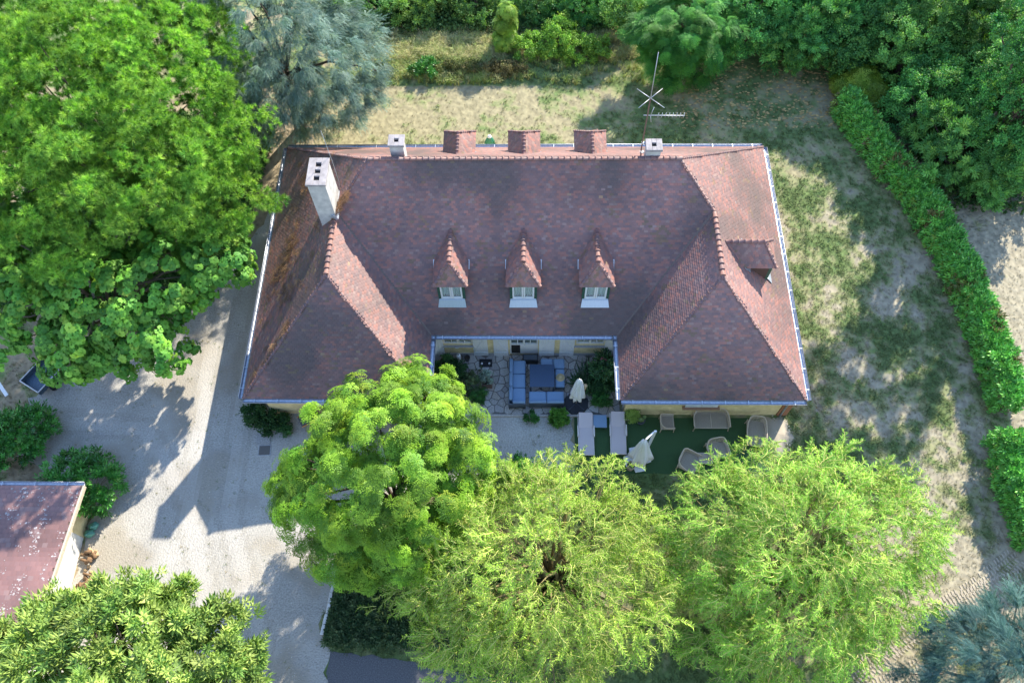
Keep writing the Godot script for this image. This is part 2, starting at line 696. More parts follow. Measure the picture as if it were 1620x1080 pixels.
func ridge_line(a: Vector3, b: Vector3, up: Vector3, parent: Node, sc := 1.0, bright := 1.0) -> void:   # a is the lower end
	var d := (b - a).normalized()
	var n := int((b - a).length() / (0.345 * sc))
	var z := -d
	var x := up.cross(z).normalized()
	var bs := Basis(x, z.cross(x), z)
	for k in n + 1:
		if k * 0.345 * sc + 0.2 * sc > (b - a).length():
			break
		var o := MeshInstance3D.new()
		o.name = "ridge_tile"
		o.mesh = G.ridge
		o.material_override = M.ridge[(k * 7 + int(absf(a.x) * 13.0)) % M.ridge.size()]
		o.transform = Transform3D((bs * Basis.from_euler(Vector3(rnd(-0.02, 0.02), rnd(-0.03, 0.03), rnd(-0.04, 0.04)))).scaled(Vector3.ONE * sc), a + d * k * 0.345 * sc)
		parent.add_child(o, true)

func gutter(parent: Node, a: Vector3, b: Vector3, out: Vector3, r := 0.1, every := 1.0) -> void:
	var d := (b - a).normalized()
	var ln := (b - a).length()
	var st := new_st(false)
	var c := a + out * (r + 0.005)
	var prev_o: Array = []
	for s in 2:
		var ro := r if s == 0 else r - 0.008
		var pts: Array = []
		for k in 9:
			var g := PI + PI * k / 8.0
			pts.append(c + out * cos(g) * ro * -1.0 + Vector3.UP * sin(g) * ro)
		for k in 8:
			if s == 0:
				quad(st, pts[k], pts[k] + d * ln, pts[k + 1] + d * ln, pts[k + 1])
			else:
				quad(st, pts[k + 1], pts[k + 1] + d * ln, pts[k] + d * ln, pts[k])
		if s == 0:
			prev_o = pts
	for e in 2:
		var off := d * ln * e
		for k in range(1, 8):
			tri(st, prev_o[0] + off, prev_o[k] + off, prev_o[k + 1] + off)
	var bead := c + out * r
	tube(st, [bead + Vector3(0, 0.004, 0), bead + d * ln + Vector3(0, 0.004, 0)], 0.014, 0.014, 6)
	var g := obj("gutter", st, M.zinc, parent)
	var n := int(ln / every)
	for k in n + 1:
		var t := (k + 0.5) / (n + 1.0) * ln
		var bt := new_st()
		var bs := Basis(out, Vector3.UP, out.cross(Vector3.UP))
		box(bt, c + d * t + Vector3(0, 0.006, 0), Vector3(r * 2.05, 0.008, 0.03), bs)
		obj("gutter_bracket", bt, M.zinc_light, g)
	# soldered seam collars
	n = int(ln / 4.0)
	for k in range(1, n + 1):
		var t := ln * k / (n + 1.0)
		var bt := new_st(false)
		var arc: Array = []
		for q in 9:
			var gg := PI + PI * q / 8.0
			arc.append(c + d * t + out * cos(gg) * -(r + 0.004) + Vector3.UP * sin(gg) * (r + 0.004))
		for q in 8:
			quad(bt, arc[q], arc[q] + d * 0.06, arc[q + 1] + d * 0.06, arc[q + 1])
		obj("gutter_joint", bt, M.zinc_light, g)

func dormer(parent: Node, foot: Vector3, turn: float, s: float, hip := 0.62, cap := 0.75) -> void:    # +Z out of the slope, s its rise per metre
	var D := Node3D.new()
	D.name = "dormer"
	parent.add_child(D, true)
	D.position = foot
	D.rotation.y = turn
	var ew := 0.7
	var ye := 1.13
	var yr := 2.02
	var zf := 0.12
	var hw := 0.56
	var st := new_st()
	for sx: float in [-1.0, 1.0]:                       # cheeks
		var x0 := sx * hw
		var x1 := sx * (hw - 0.07)
		var a := Vector3(x0, -0.05, -0.05)
		var b := Vector3(x0, ye + 0.03, -0.05)
		var c := Vector3(x0, ye + 0.03, -(ye + 0.1) / s)
		var dx := Vector3(x1 - x0, 0, 0)
		if sx > 0:
			tri(st, a, c, b)
			tri(st, a + dx, b + dx, c + dx)
		else:
			tri(st, a, b, c)
			tri(st, a + dx, c + dx, b + dx)
		quad(st, a, b, b + dx, a + dx)
	obj("cheek", st, M.cheek, D)
	st = new_st()
	for sx: float in [-1.0, 1.0]:
		box(st, Vector3(sx * 0.515, 0.52, -0.03), Vector3(0.1, 1.04, 0.12))
		for k in 8:
			box(st, Vector3(sx * 0.515, 0.08 + k * 0.12, 0.04), Vector3(0.084, 0.05, 0.02), Basis(Vector3.RIGHT, 0.4))
	box(st, Vector3(0, 1.08, -0.03), Vector3(0.93, 0.08, 0.1))
	box(st, Vector3(0, 0.02, -0.02), Vector3(0.93, 0.06, 0.1))
	obj("dormer_jamb", st, M.green_paint, D)
	st = new_st()
	box(st, Vector3(0, 0.085, 0.0), Vector3(0.9, 0.07, 0.07), Basis(), 0.008)
	box(st, Vector3(0, 1.005, 0.0), Vector3(0.9, 0.07, 0.07), Basis(), 0.008)
	for x: float in [-0.42, -0.04, 0.04, 0.42]:
		box(st, Vector3(x, 0.545, 0.002), Vector3(0.072 if absf(x) > 0.1 else 0.065, 0.87, 0.066), Basis(), 0.008)
	obj("window_frame", st, M.white_paint, D)
	for sx: float in [-1.0, 1.0]:
		st = new_st()
		box(st, Vector3(sx * 0.23, 0.545, 0.0), Vector3(0.31, 0.86, 0.008))
		obj("pane", st, M.glass, D)
	st = new_st()
	var cur: Array = []
	for k in 41:
		cur.append(Vector3(-0.46 + 0.92 * k / 40.0, 0, -0.1 + 0.02 * sin(k * 1.4)))
	for k in 40:
		quad(st, cur[k] + Vector3(0, 0.05, 0), cur[k + 1] + Vector3(0, 0.05, 0), cur[k + 1] + Vector3(0, 1.06, 0), cur[k] + Vector3(0, 1.06, 0))
	obj("curtain", st, M.curtain, D)
	# roof faces
	var rf := Vector3(0, yr, 0.12 - hip)
	var rb := Vector3(0, yr, -yr / s - 0.02)
	var el := Vector3(-ew, ye, zf)
	var er := Vector3(ew, ye, zf)
	var bl := Vector3(-ew, ye, -ye / s - 0.02)
	var br := Vector3(ew, ye, -ye / s - 0.02)
	var n := 0
	for poly: Array in [[bl, el, rf, rb], [er, br, rb, rf], [el, er, rf]]:
		st = new_st()
		slab(st, poly, 0.05)
		obj("dormer_deck", st, M.deck, D)
		tiles("dormer_tiles", poly, 0.06 if n == 2 else 0.03, D, 0.1, true)
		n += 1
	ridge_line(rf + Vector3(0, 0.03, 0.0), rb + Vector3(0, 0.03, 0), Vector3.UP, D, cap)
	ridge_line(el + Vector3(0, 0.03, 0), rf + Vector3(0, 0.02, 0), Vector3(-0.5, 1, 0.5), D, cap * 0.8)
	ridge_line(er + Vector3(0, 0.03, 0), rf + Vector3(0, 0.02, 0), Vector3(0.5, 1, 0.5), D, cap * 0.8)
	# zinc apron and side flashings
	st = new_st()
	var dn := Vector3(0, -s, 1).normalized()
	var up := Vector3(0, 1, s).normalized()
	var o := Vector3(0, 0, 0.03) + up * 0.05
	slab(st, [o + Vector3(-0.6, 0, 0) + dn * 0.36 - up * 0.01, o + Vector3(0.6, 0, 0) + dn * 0.36 - up * 0.01, o + Vector3(0.54, 0.03, 0), o + Vector3(-0.54, 0.03, 0)], 0.008)
	box(st, Vector3(0, 0.04, 0.06), Vector3(1.06, 0.02, 0.1), Basis(Vector3.RIGHT, 0.25))
	obj("apron", st, M.zinc_light, D)
	st = new_st()
	for sx: float in [-1.0, 1.0]:
		slab(st, ([Vector3(sx * (ew + 0.06), ye - 0.26, -(ye - 0.26) / s), Vector3(sx * (hw), ye - 0.26, -(ye - 0.26) / s), Vector3(sx * hw, ye + 0.02, -(ye + 0.02) / s), Vector3(sx * (ew + 0.06), ye + 0.02, -(ye + 0.02) / s)] if sx < 0 else [Vector3(sx * hw, ye - 0.26, -(ye - 0.26) / s), Vector3(sx * (ew + 0.06), ye - 0.26, -(ye - 0.26) / s), Vector3(sx * (ew + 0.06), ye + 0.02, -(ye + 0.02) / s), Vector3(sx * hw, ye + 0.02, -(ye + 0.02) / s)]).map(func(p: Vector3) -> Vector3: return p + up * 0.045), 0.006)
	obj("flashing", st, M.zinc_light, D)

func small_chimney(parent: Node, x: float, z: float, base: float, top: float) -> void:
	var c := Node3D.new()
	c.name = "chimney"
	parent.add_child(c, true)
	c.position = Vector3(x, 0, z)
	var st := new_st()
	box(st, Vector3(0, (base + top) * 0.5, 0), Vector3(0.56, top - base, 0.5), Basis(), 0.01)
	obj("chimney_shaft", st, M.stack, c)
	st = new_st()
	for q: Array in [[-0.21, 0.0, 0.24, 0.6], [0.21, 0.0, 0.24, 0.6]]:
		box(st, Vector3(q[0], top + 0.06, q[1]), Vector3(q[2], 0.12, q[3]), Basis(), 0.012)
	for s: float in [-1.0, 1.0]:
		box(st, Vector3(0, top + 0.06, s * 0.195), Vector3(0.179, 0.12, 0.21), Basis(), 0.012)
	obj("chimney_cap", st, M.cap, c)
	st = new_st()
	box(st, Vector3(0, top + 0.012, 0), Vector3(0.18, 0.02, 0.19))
	obj("flue", st, M.soot, c)

func shutter(parent: Node, at: Vector3, w: float, h: float, turn: float, mirror: bool) -> void:      # hinge at the lower corner
	var S := Node3D.new()
	S.name = "shutter"
	parent.add_child(S, true)
	S.position = at
	S.rotation.y = turn
	var n := 5
	for k in n:
		var st := new_st()
		box(st, Vector3(w * (k + 0.5) / n, h * 0.5, 0.0), Vector3(w / n - 0.004, h, 0.026), Basis(), 0.004)
		obj("plank", st, M.shutter, S)
	for y: float in [h * 0.14, h * 0.86]:
		var st := new_st()
		box(st, Vector3(w * 0.5, y, 0.026), Vector3(w * 0.96, 0.11, 0.026), Basis(), 0.005)
		obj("batten", st, M.shutter, S)
	var st2 := new_st()
	var ang := atan2(h * 0.72 - 0.14, w * 0.9)
	box(st2, Vector3(w * 0.5, h * 0.5, 0.026), Vector3(sqrt(pow(w * 0.9, 2) + pow(h * 0.72 - 0.14, 2)) - 0.1, 0.09, 0.024), Basis(Vector3(0, 0, 1), -ang if mirror else ang), 0.005)
	obj("brace", st2, M.shutter, S)
	var st3 := new_st()
	for y: float in [h * 0.14, h * 0.86]:
		box(st3, Vector3(w * 0.35, y, 0.045), Vector3(w * 0.7, 0.035, 0.008))
	obj("strap_hinge", st3, M.zinc_light, S)

func glazing(parent: Node, called: String, x0: float, x1: float, y0: float, y1: float, z: float, cols: int, rows: int, m: Material) -> Node3D:
	var w := Node3D.new()
	w.name = called
	parent.add_child(w, true)
	var st := new_st()
	var cx := (x0 + x1) * 0.5
	var cy := (y0 + y1) * 0.5
	box(st, Vector3(x0 + 0.035, cy, z), Vector3(0.07, y1 - y0, 0.09))
	box(st, Vector3(x1 - 0.035, cy, z), Vector3(0.07, y1 - y0, 0.09))
	box(st, Vector3(cx, y0 + 0.035, z), Vector3(x1 - x0 - 0.144, 0.07, 0.086))
	box(st, Vector3(cx, y1 - 0.035, z), Vector3(x1 - x0 - 0.144, 0.07, 0.086))
	for k in range(1, cols):
		box(st, Vector3(lerpf(x0 + 0.07, x1 - 0.07, float(k) / cols), cy, z), Vector3(0.09 if k * 2 == cols else 0.035, y1 - y0 - 0.144, 0.08 if k * 2 == cols else 0.05))
	obj("window_frame", st, m, w)
	st = new_st()
	for k in cols:
		for j in range(1, rows):
			box(st, Vector3(lerpf(x0 + 0.07, x1 - 0.07, (k + 0.5) / cols), lerpf(y0 + 0.07, y1 - 0.07, float(j) / rows), z), Vector3((x1 - x0 - 0.14) / cols - 0.06, 0.03, 0.045))
	obj("glazing_bar", st, m, w)
	for k in cols:
		st = new_st()
		box(st, Vector3(lerpf(x0 + 0.07, x1 - 0.07, (k + 0.5) / cols), cy, z - 0.01), Vector3((x1 - x0 - 0.14) / cols - 0.03, y1 - y0 - 0.14, 0.006))
		obj("pane", st, M.glass, w)
	return w

func wall_with(parent: Node, called: String, x0: float, x1: float, h: float, holes: Array, zo: float, th: float, m: Material) -> void:    # faces +Z at z = zo; holes: [x0, x1, y0, y1]
	var st := new_st()
	var x := x0
	for q: Array in holes:
		if q[0] - x > 0.01:
			box(st, Vector3((x + q[0]) * 0.5, h * 0.5, zo - th * 0.5), Vector3(q[0] - x, h, th))
		if q[2] > 0.01:
			box(st, Vector3((q[0] + q[1]) * 0.5, q[2] * 0.5, zo - th * 0.5), Vector3(q[1] - q[0], q[2], th))
		box(st, Vector3((q[0] + q[1]) * 0.5, (q[3] + h) * 0.5, zo - th * 0.5), Vector3(q[1] - q[0], h - q[3], th))
		x = q[1]
	box(st, Vector3((x + x1) * 0.5, h * 0.5, zo - th * 0.5), Vector3(x1 - x, h, th))
	obj(called, st, m, parent)

func build_house() -> void:
	var H := thing("house", "large U-shaped house with dark brown tiled hipped roofs and ochre walls", "house")
	var e := 2.7
	var xl := -11.73
	var xr := 11.42
	var zb := -26.37
	var zf := -13.05
	var cl := -4.11
	var cr := 3.87
	var cz := -16.03
	var t := 0.957
	var rz := -21.38
	var rh := 7.75
	var tm := (rh - e) / (cz - rz)
	var hr := (rh - e) / t
	var a := (xr - cr) * 0.5
	var b := (cl - xl) * 0.5
	var BL := Vector3(xl, e, zb)
	var BR := Vector3(xr, e, zb)
	var FL := Vector3(xl, e, zf)
	var FR := Vector3(xr, e, zf)
	var CL := Vector3(cl, e, cz)
	var CR := Vector3(cr, e, cz)
	var CLf := Vector3(cl, e, zf)
	var CRf := Vector3(cr, e, zf)
	var L := Vector3(xl + hr, rh, rz)
	var R := Vector3(xr - hr, rh, rz)
	var WRf := Vector3(xr - a, e + a * t, zf - a * t / 0.98)
	var WRb := Vector3(xr - a, e + a * t, cz - a * t / tm)
	var WLf := Vector3(xl + b, e + b * t, zf - b * t / 0.98)
	var WLb := Vector3(xl + b, e + b * t, cz - b * t / tm)
	var faces := [
		[[CL, CR, WRb, R, L, WLb], 0.02],
		[[BR, BL, L, R], 0.01],
		[[FR, BR, R, WRb, WRf], 0.0],
		[[BL, FL, WLf, WLb, L], 0.09],
		[[CRf, FR, WRf], 0.02],
		[[FL, CLf, WLf], 0.07],
		[[CR, CRf, WRf, WRb], 0.08],
		[[CLf, CL, WLb, WLf], 0.0],
	]
	for f: Array in faces:
		var st := new_st()
		slab(st, f[0], 0.14)
		obj("roof_deck", st, M.deck, H)
		tiles("roof_tiles", f[0], f[1], H)
	var U := Vector3(0, 0.05, 0)
	ridge_line(L + U, R + U, Vector3.UP, H, 0.72)
	ridge_line(WRf + U, WRb + U, Vector3.UP, H, 0.8)
	ridge_line(WLf + U, WLb + U, Vector3.UP, H, 0.8)
	var D := Vector3(0, 0.03, 0)
	ridge_line(WRb + D, R + D, Vector3(0.4, 1, 0.4), H, 0.56)
	ridge_line(WLb + D, L + D, Vector3(-0.4, 1, 0.4), H, 0.56)
	for q: Array in [[BL, L, Vector3(-0.5, 1, -0.5)], [BR, R, Vector3(0.5, 1, -0.5)], [FL, WLf, Vector3(-0.5, 1, 0.5)], [CLf, WLf, Vector3(0.5, 1, 0.5)], [CRf, WRf, Vector3(-0.5, 1, 0.5)], [FR, WRf, Vector3(0.5, 1, 0.5)]]:
		ridge_line(q[0] + D * 0.6, q[1] + D * 0.6, q[2], H, 0.52)
	for q: Array in [[CL, WLb], [CR, WRb]]:          # zinc valleys
		var st := new_st()
		var d: Vector3 = (q[1] - q[0]).normalized()
		var sd := d.cross(Vector3.UP).normalized()
		slab(st, [q[0] - sd * 0.1 + Vector3(0, 0.065, 0), q[0] + sd * 0.1 + Vector3(0, 0.065, 0), q[1] + sd * 0.1 + Vector3(0, 0.065, 0), q[1] - sd * 0.1 + Vector3(0, 0.065, 0)], 0.01)
		obj("roof_valley", st, M.valley, H)
	# gutters
	gutter(H, FL, BL, Vector3(-1, 0, 0))
	gutter(H, BL, BR, Vector3(0, 0, -1))
	gutter(H, BR, FR, Vector3(1, 0, 0))
	gutter(H, FL, CLf, Vector3(0, 0, 1))
	gutter(H, CRf, FR, Vector3(0, 0, 1))
	gutter(H, CL, CR, Vector3(0, 0, 1))
	gutter(H, CLf, CL, Vector3(1, 0, 0))
	gutter(H, CR, CRf, Vector3(-1, 0, 0))
	# walls
	var h := 2.92
	wall_with(H, "courtyard_wall", -4.5, 4.27, h, [[-3.74, -2.44, 1.05, 2.35], [-0.77, 0.51, 0.06, 2.3], [2.2, 3.47, 1.05, 2.35]], -16.4, 0.3, M.wall)
	wall_with(H, "wall", -11.28, -4.5, h, [[-9.1, -7.9, 1.0, 2.2]], -13.5, 0.3, M.wall)
	wall_with(H, "wall", 4.27, 10.97, h, [[6.8, 8.2, 1.0, 2.2]], -13.5, 0.3, M.wall)
	var st := new_st()
	box(st, Vector3(-11.13, h * 0.5, -19.75), Vector3(0.3, h, 11.9))
	obj("wall", st, M.wall, H)
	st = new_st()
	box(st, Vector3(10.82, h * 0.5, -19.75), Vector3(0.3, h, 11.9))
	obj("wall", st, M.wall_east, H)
	st = new_st()
	box(st, Vector3(-0.155, h * 0.5, -25.85), Vector3(22.25, h, 0.3))
	obj("wall", st, M.wall, H)
	for x: float in [-4.65, 4.42]:
		st = new_st()
		box(st, Vector3(x, h * 0.5, -15.1), Vector3(0.3, h, 2.6))
		obj("wall", st, M.wall, H)
	st = new_st()
	box(st, Vector3(-0.1, 0.03, -19.8), Vector3(21.6, 0.06, 11.6))
	obj("floor", st, M.dark_floor, H)
	st = new_st()
	for q: Array in [[-4.36, -0.8], [0.54, 4.13]]:
		box(st, Vector3((q[0] + q[1]) * 0.5, 0.16, -16.385), Vector3(q[1] - q[0], 0.2, 0.03))
	obj("plinth", st, M.plinth, H)
	st = new_st()
	box(st, Vector3(11.2, 0.65, -13.75), Vector3(0.44, 1.3, 0.6), Basis(), 0.02)
	obj("corner_pier", st, M.terracotta, H)
	st = new_st(false)
	tube(st, [Vector3(11.42, 2.6, -13.0), Vector3(11.36, 2.3, -13.15), Vector3(11.12, 2.1, -13.44), Vector3(11.12, 0.1, -13.42)], 0.045, 0.045, 8)
	obj("downpipe", st, M.zinc_light, H)
	st = new_st(false)
	tube(st, [Vector3(-4.0, 2.6, -13.3), Vector3(-4.1, 2.3, -13.5), Vector3(-4.42, 2.1, -13.6), Vector3(-4.42, 0.1, -13.6)], 0.045, 0.045, 8)
	obj("downpipe", st, M.zinc_light, H)
	st = new_st(false)
	tube(st, [Vector3(3.75, 2.6, -13.3), Vector3(3.85, 2.3, -13.5), Vector3(4.2, 2.1, -13.6), Vector3(4.2, 0.1, -13.6)], 0.045, 0.045, 8)
	obj("downpipe", st, M.zinc_light, H)
	# windows, doors and shutters
	for q: Array in [[-3.74, -2.44], [2.2, 3.47]]:
		glazing(H, "window", q[0], q[1], 1.05, 2.35, -16.52, 4, 2, M.white_paint)
		st = new_st()
		box(st, Vector3((q[0] + q[1]) * 0.5, 1.02, -16.36), Vector3(q[1] - q[0] + 0.16, 0.05, 0.14), Basis(), 0.01)
		obj("window_sill", st, M.plinth, H)
	var door := glazing(H, "door", -0.77, 0.51, 0.95, 2.3, -16.5, 4, 3, M.white_paint)
	st = new_st()
	box(st, Vector3(-0.13, 0.505, -16.5), Vector3(1.28, 0.88, 0.06))
	obj("door_panel", st, M.white_paint, door)
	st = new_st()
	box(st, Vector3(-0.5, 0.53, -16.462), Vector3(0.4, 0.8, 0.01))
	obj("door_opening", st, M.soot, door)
	st = new_st(false)
	tube(st, [Vector3(-0.1, 1.0, -16.46), Vector3(-0.1, 1.0, -16.41), Vector3(-0.02, 1.0, -16.41)], 0.012, 0.012, 6)
	obj("door_handle", st, M.zinc_light, door)
	for q: Array in [[-2.42, 1.0, 0, false], [-1.5, 0.0, 0, true], [0.54, 0.0, 0, false], [1.47, 0.0, 0, true]]:
		shutter(H, Vector3(q[0], 0.07, -16.365), 0.66 if q[0] != 0.54 else 0.7, 2.25, 0.0, q[3])
	shutter(H, Vector3(-3.74, 0.07, -16.36), 0.62, 2.25, -PI + 0.62, true)
	shutter(H, Vector3(3.47, 0.07, -16.36), 0.62, 2.25, -0.62, false)
	for q: Array in [[6.8, 8.2], [-9.1, -7.9]]:
		var w: float = (q[1] - q[0]) * 0.5
		shutter(H, Vector3(q[0], 1.02, -13.44), w - 0.005, 1.2, 0.0, false)
		shutter(H, Vector3(q[0] + w + 0.005, 1.02, -13.44), w - 0.005, 1.2, 0.0, true)
		st = new_st()
		box(st, Vector3((q[0] + q[1]) * 0.5, 0.975, -13.42), Vector3(q[1] - q[0] + 0.2, 0.06, 0.2), Basis(), 0.01)
		obj("window_sill", st, M.sill_brown, H)
	# dormers
	for x: float in [-3.16, -0.15, 2.87]:
		dormer(H, Vector3(x, e + (cz + 17.2) * tm, -17.2), 0.0, tm)
	for x: float in [-3.05, -0.14, 2.83]:
		dormer(H, Vector3(x, e + (-25.05 - zb) * 1.012, -25.05), PI, 1.012, 0.86, 0.6)
	dormer(H, Vector3(10.12, e + (xr - 10.12) * t, -18.6), PI * 0.5, t)
	small_chimney(H, -5.28, -21.98, 6.5, 8.1)
	small_chimney(H, 5.06, -21.72, 6.5, 8.1)
	# tall chimney
	var C := Node3D.new()
	C.name = "tall_chimney"
	H.add_child(C, true)
	C.position = Vector3(-8.15, 0, -20.1)
	st = new_st()
	box(st, Vector3(0, 6.65, 0), Vector3(0.7, 3.66, 1.24), Basis(), 0.012)
	obj("chimney_shaft", st, M.stack, C)
	st = new_st()
	for sx: float in [-1.0, 1.0]:
		box(st, Vector3(sx * 0.255, 8.53, 0), Vector3(0.29, 0.1, 1.36), Basis(), 0.012)
	for q: Array in [[-0.56, 0.24], [-0.16, 0.14], [0.16, 0.14], [0.56, 0.24]]:
		box(st, Vector3(0, 8.53, q[0]), Vector3(0.219, 0.098, q[1]), Basis(), 0.01)
	obj("chimney_cap", st, M.cap, C)
	st = new_st()
	box(st, Vector3(0, 8.492, 0), Vector3(0.24, 0.01, 1.16))
	obj("flue", st, M.soot, C)
	st = new_st()
	box(st, Vector3(0.3, 6.5, 0.02), Vector3(0.16, 0.3, 1.36), Basis(Vector3(0, 0, 1), 0.7))
	obj("chimney_flashing", st, M.zinc_light, C)

func build_garage() -> void:
	# low outbuilding whose roof corner shows at the left edge
	var g := thing("garage", "low white-walled outbuilding with reddish flat-tiled roof spotted with grey lichen", "outbuilding")
	var e := 2.5
	var x1 := -17.55
	var z0 := -9.35
	var zr := -2.0
	var hr := e + (zr - z0) * 0.12
	var xw := x1 - 9.2
	for poly: Array in [[Vector3(x1, e, z0), Vector3(xw, e, z0), Vector3(xw, hr, zr), Vector3(x1, hr, zr)], [Vector3(xw, e, 5.35), Vector3(x1, e, 5.35), Vector3(x1, hr, zr), Vector3(xw, hr, zr)]]:
		var st := new_st()
		slab(st, poly, 0.12)
		obj("roof_deck", st, M.deck, g)
		var u: Vector3 = (poly[1] - poly[0]).normalized()
		var nrm: Vector3 = u.cross(poly[2] - poly[1]).normalized()
		var v := nrm.cross(u)
		var ln: float = (poly[2] - poly[1]).length()
		var xf: Array = []
		var cols := PackedColorArray()
		var row := 0
		var y := 0.0
		while y < ln - 0.1:
			var x := 0.1 if row % 2 else 0.2
			while x < 9.3:
				var p: Vector3 = poly[0] + u * x + v * y + nrm * rnd(0, 0.008)
				var b := Basis(u, nrm, -v) * Basis.from_euler(Vector3(rnd(-0.05, -0.02), rnd(-0.01, 0.01), rnd(-0.02, 0.02)))
				xf.append(Transform3D(b.scaled_local(Vector3(1.18, 1.0, 1.4)), p))
				var c := Color(0.215, 0.115, 0.105).lerp(Color(0.19, 0.108, 0.102), rng.randf())
				c *= rnd(0.92, 1.08)
				var li := patch_noise.get_noise_2d(p.x * 4.0 + 90, p.z * 4.0)
				c *= 1.0 + 0.45 * patch_noise.get_noise_2d(p.x * 1.1, p.z * 1.1 + 31)
				if li + rnd(-0.3, 0.3) > 0.45:
					c = c.lerp(Color(0.34, 0.29, 0.28), 0.18)
				c.a = 1.0
				cols.append(c)
				x += 0.2
			y += 0.18
			row += 1
		copies("roof_tiles", G.tile, M.tile, xf, cols, g)
		# lichen crusts growing on the tiles
		var lx: Array = []
		var lc := PackedColorArray()
		for k in 15000:
			var x := rnd(0.1, 9.2)
			var y2 := rnd(0.1, ln - 0.1)
			var p: Vector3 = poly[0] + u * x + v * y2
			if patch_noise.get_noise_2d(p.x * 3.0, p.z * 3.0 + 7) + rnd(-0.25, 0.25) < 0.22:
				continue
			var s := rnd(0.01, 0.04) * (1.0 if rng.randf() < 0.85 else 1.7)
			lx.append(Transform3D(Basis(u, nrm, -v) * Basis(Vector3.UP, rnd(0, TAU)).scaled(Vector3(s, 0.012, s * rnd(0.6, 1.3))), p + nrm * 0.026))
			var c2 := Color(0.34, 0.31, 0.31) * rnd(0.6, 1.3)
			c2.a = 1.0
			lc.append(c2)
		copies("lichen", G.pebble, M.tinted, lx, lc, g)
	gutter(g, Vector3(xw, e, z0), Vector3(x1, e, z0), Vector3(0, 0, -1), 0.08, 1.4)
	var bs := Basis(Vector3.RIGHT, -atan(0.12))
	var st := new_st()
	box(st, Vector3(x1 + 0.035, (e + hr) * 0.5 - 0.03, (z0 + zr) * 0.5), Vector3(0.07, 0.17, (zr - z0) * 1.007), bs)
	obj("verge_board", st, M.cream, g)
	st = new_st()
	box(st, Vector3(x1 + 0.035, (e + hr) * 0.5 - 0.03, 1.72), Vector3(0.07, 0.17, 7.4), Basis(Vector3.RIGHT, atan(0.12)))
	obj("verge_board", st, M.cream, g)
	for q: Array in [[-7.9, 4.8, M.white_wall], [-8.9, -7.905, M.wall]]:
		var zc: float = (q[0] + q[1]) * 0.5
		st = new_st()
		box(st, Vector3(x1 - 0.97, 1.2, zc), Vector3(0.24, 2.4, q[1] - q[0]))
		obj("wall", st, q[2], g)
	st = new_st()
	box(st, Vector3(x1 - 4.8, 1.2, z0 + 0.56), Vector3(7.4, 2.4, 0.22))
	obj("wall", st, M.white_wall, g)
	st = new_st()
	box(st, Vector3(x1 - 8.6, 1.2, -2.0), Vector3(0.22, 2.4, 13.2))
	obj("wall", st, M.white_wall, g)

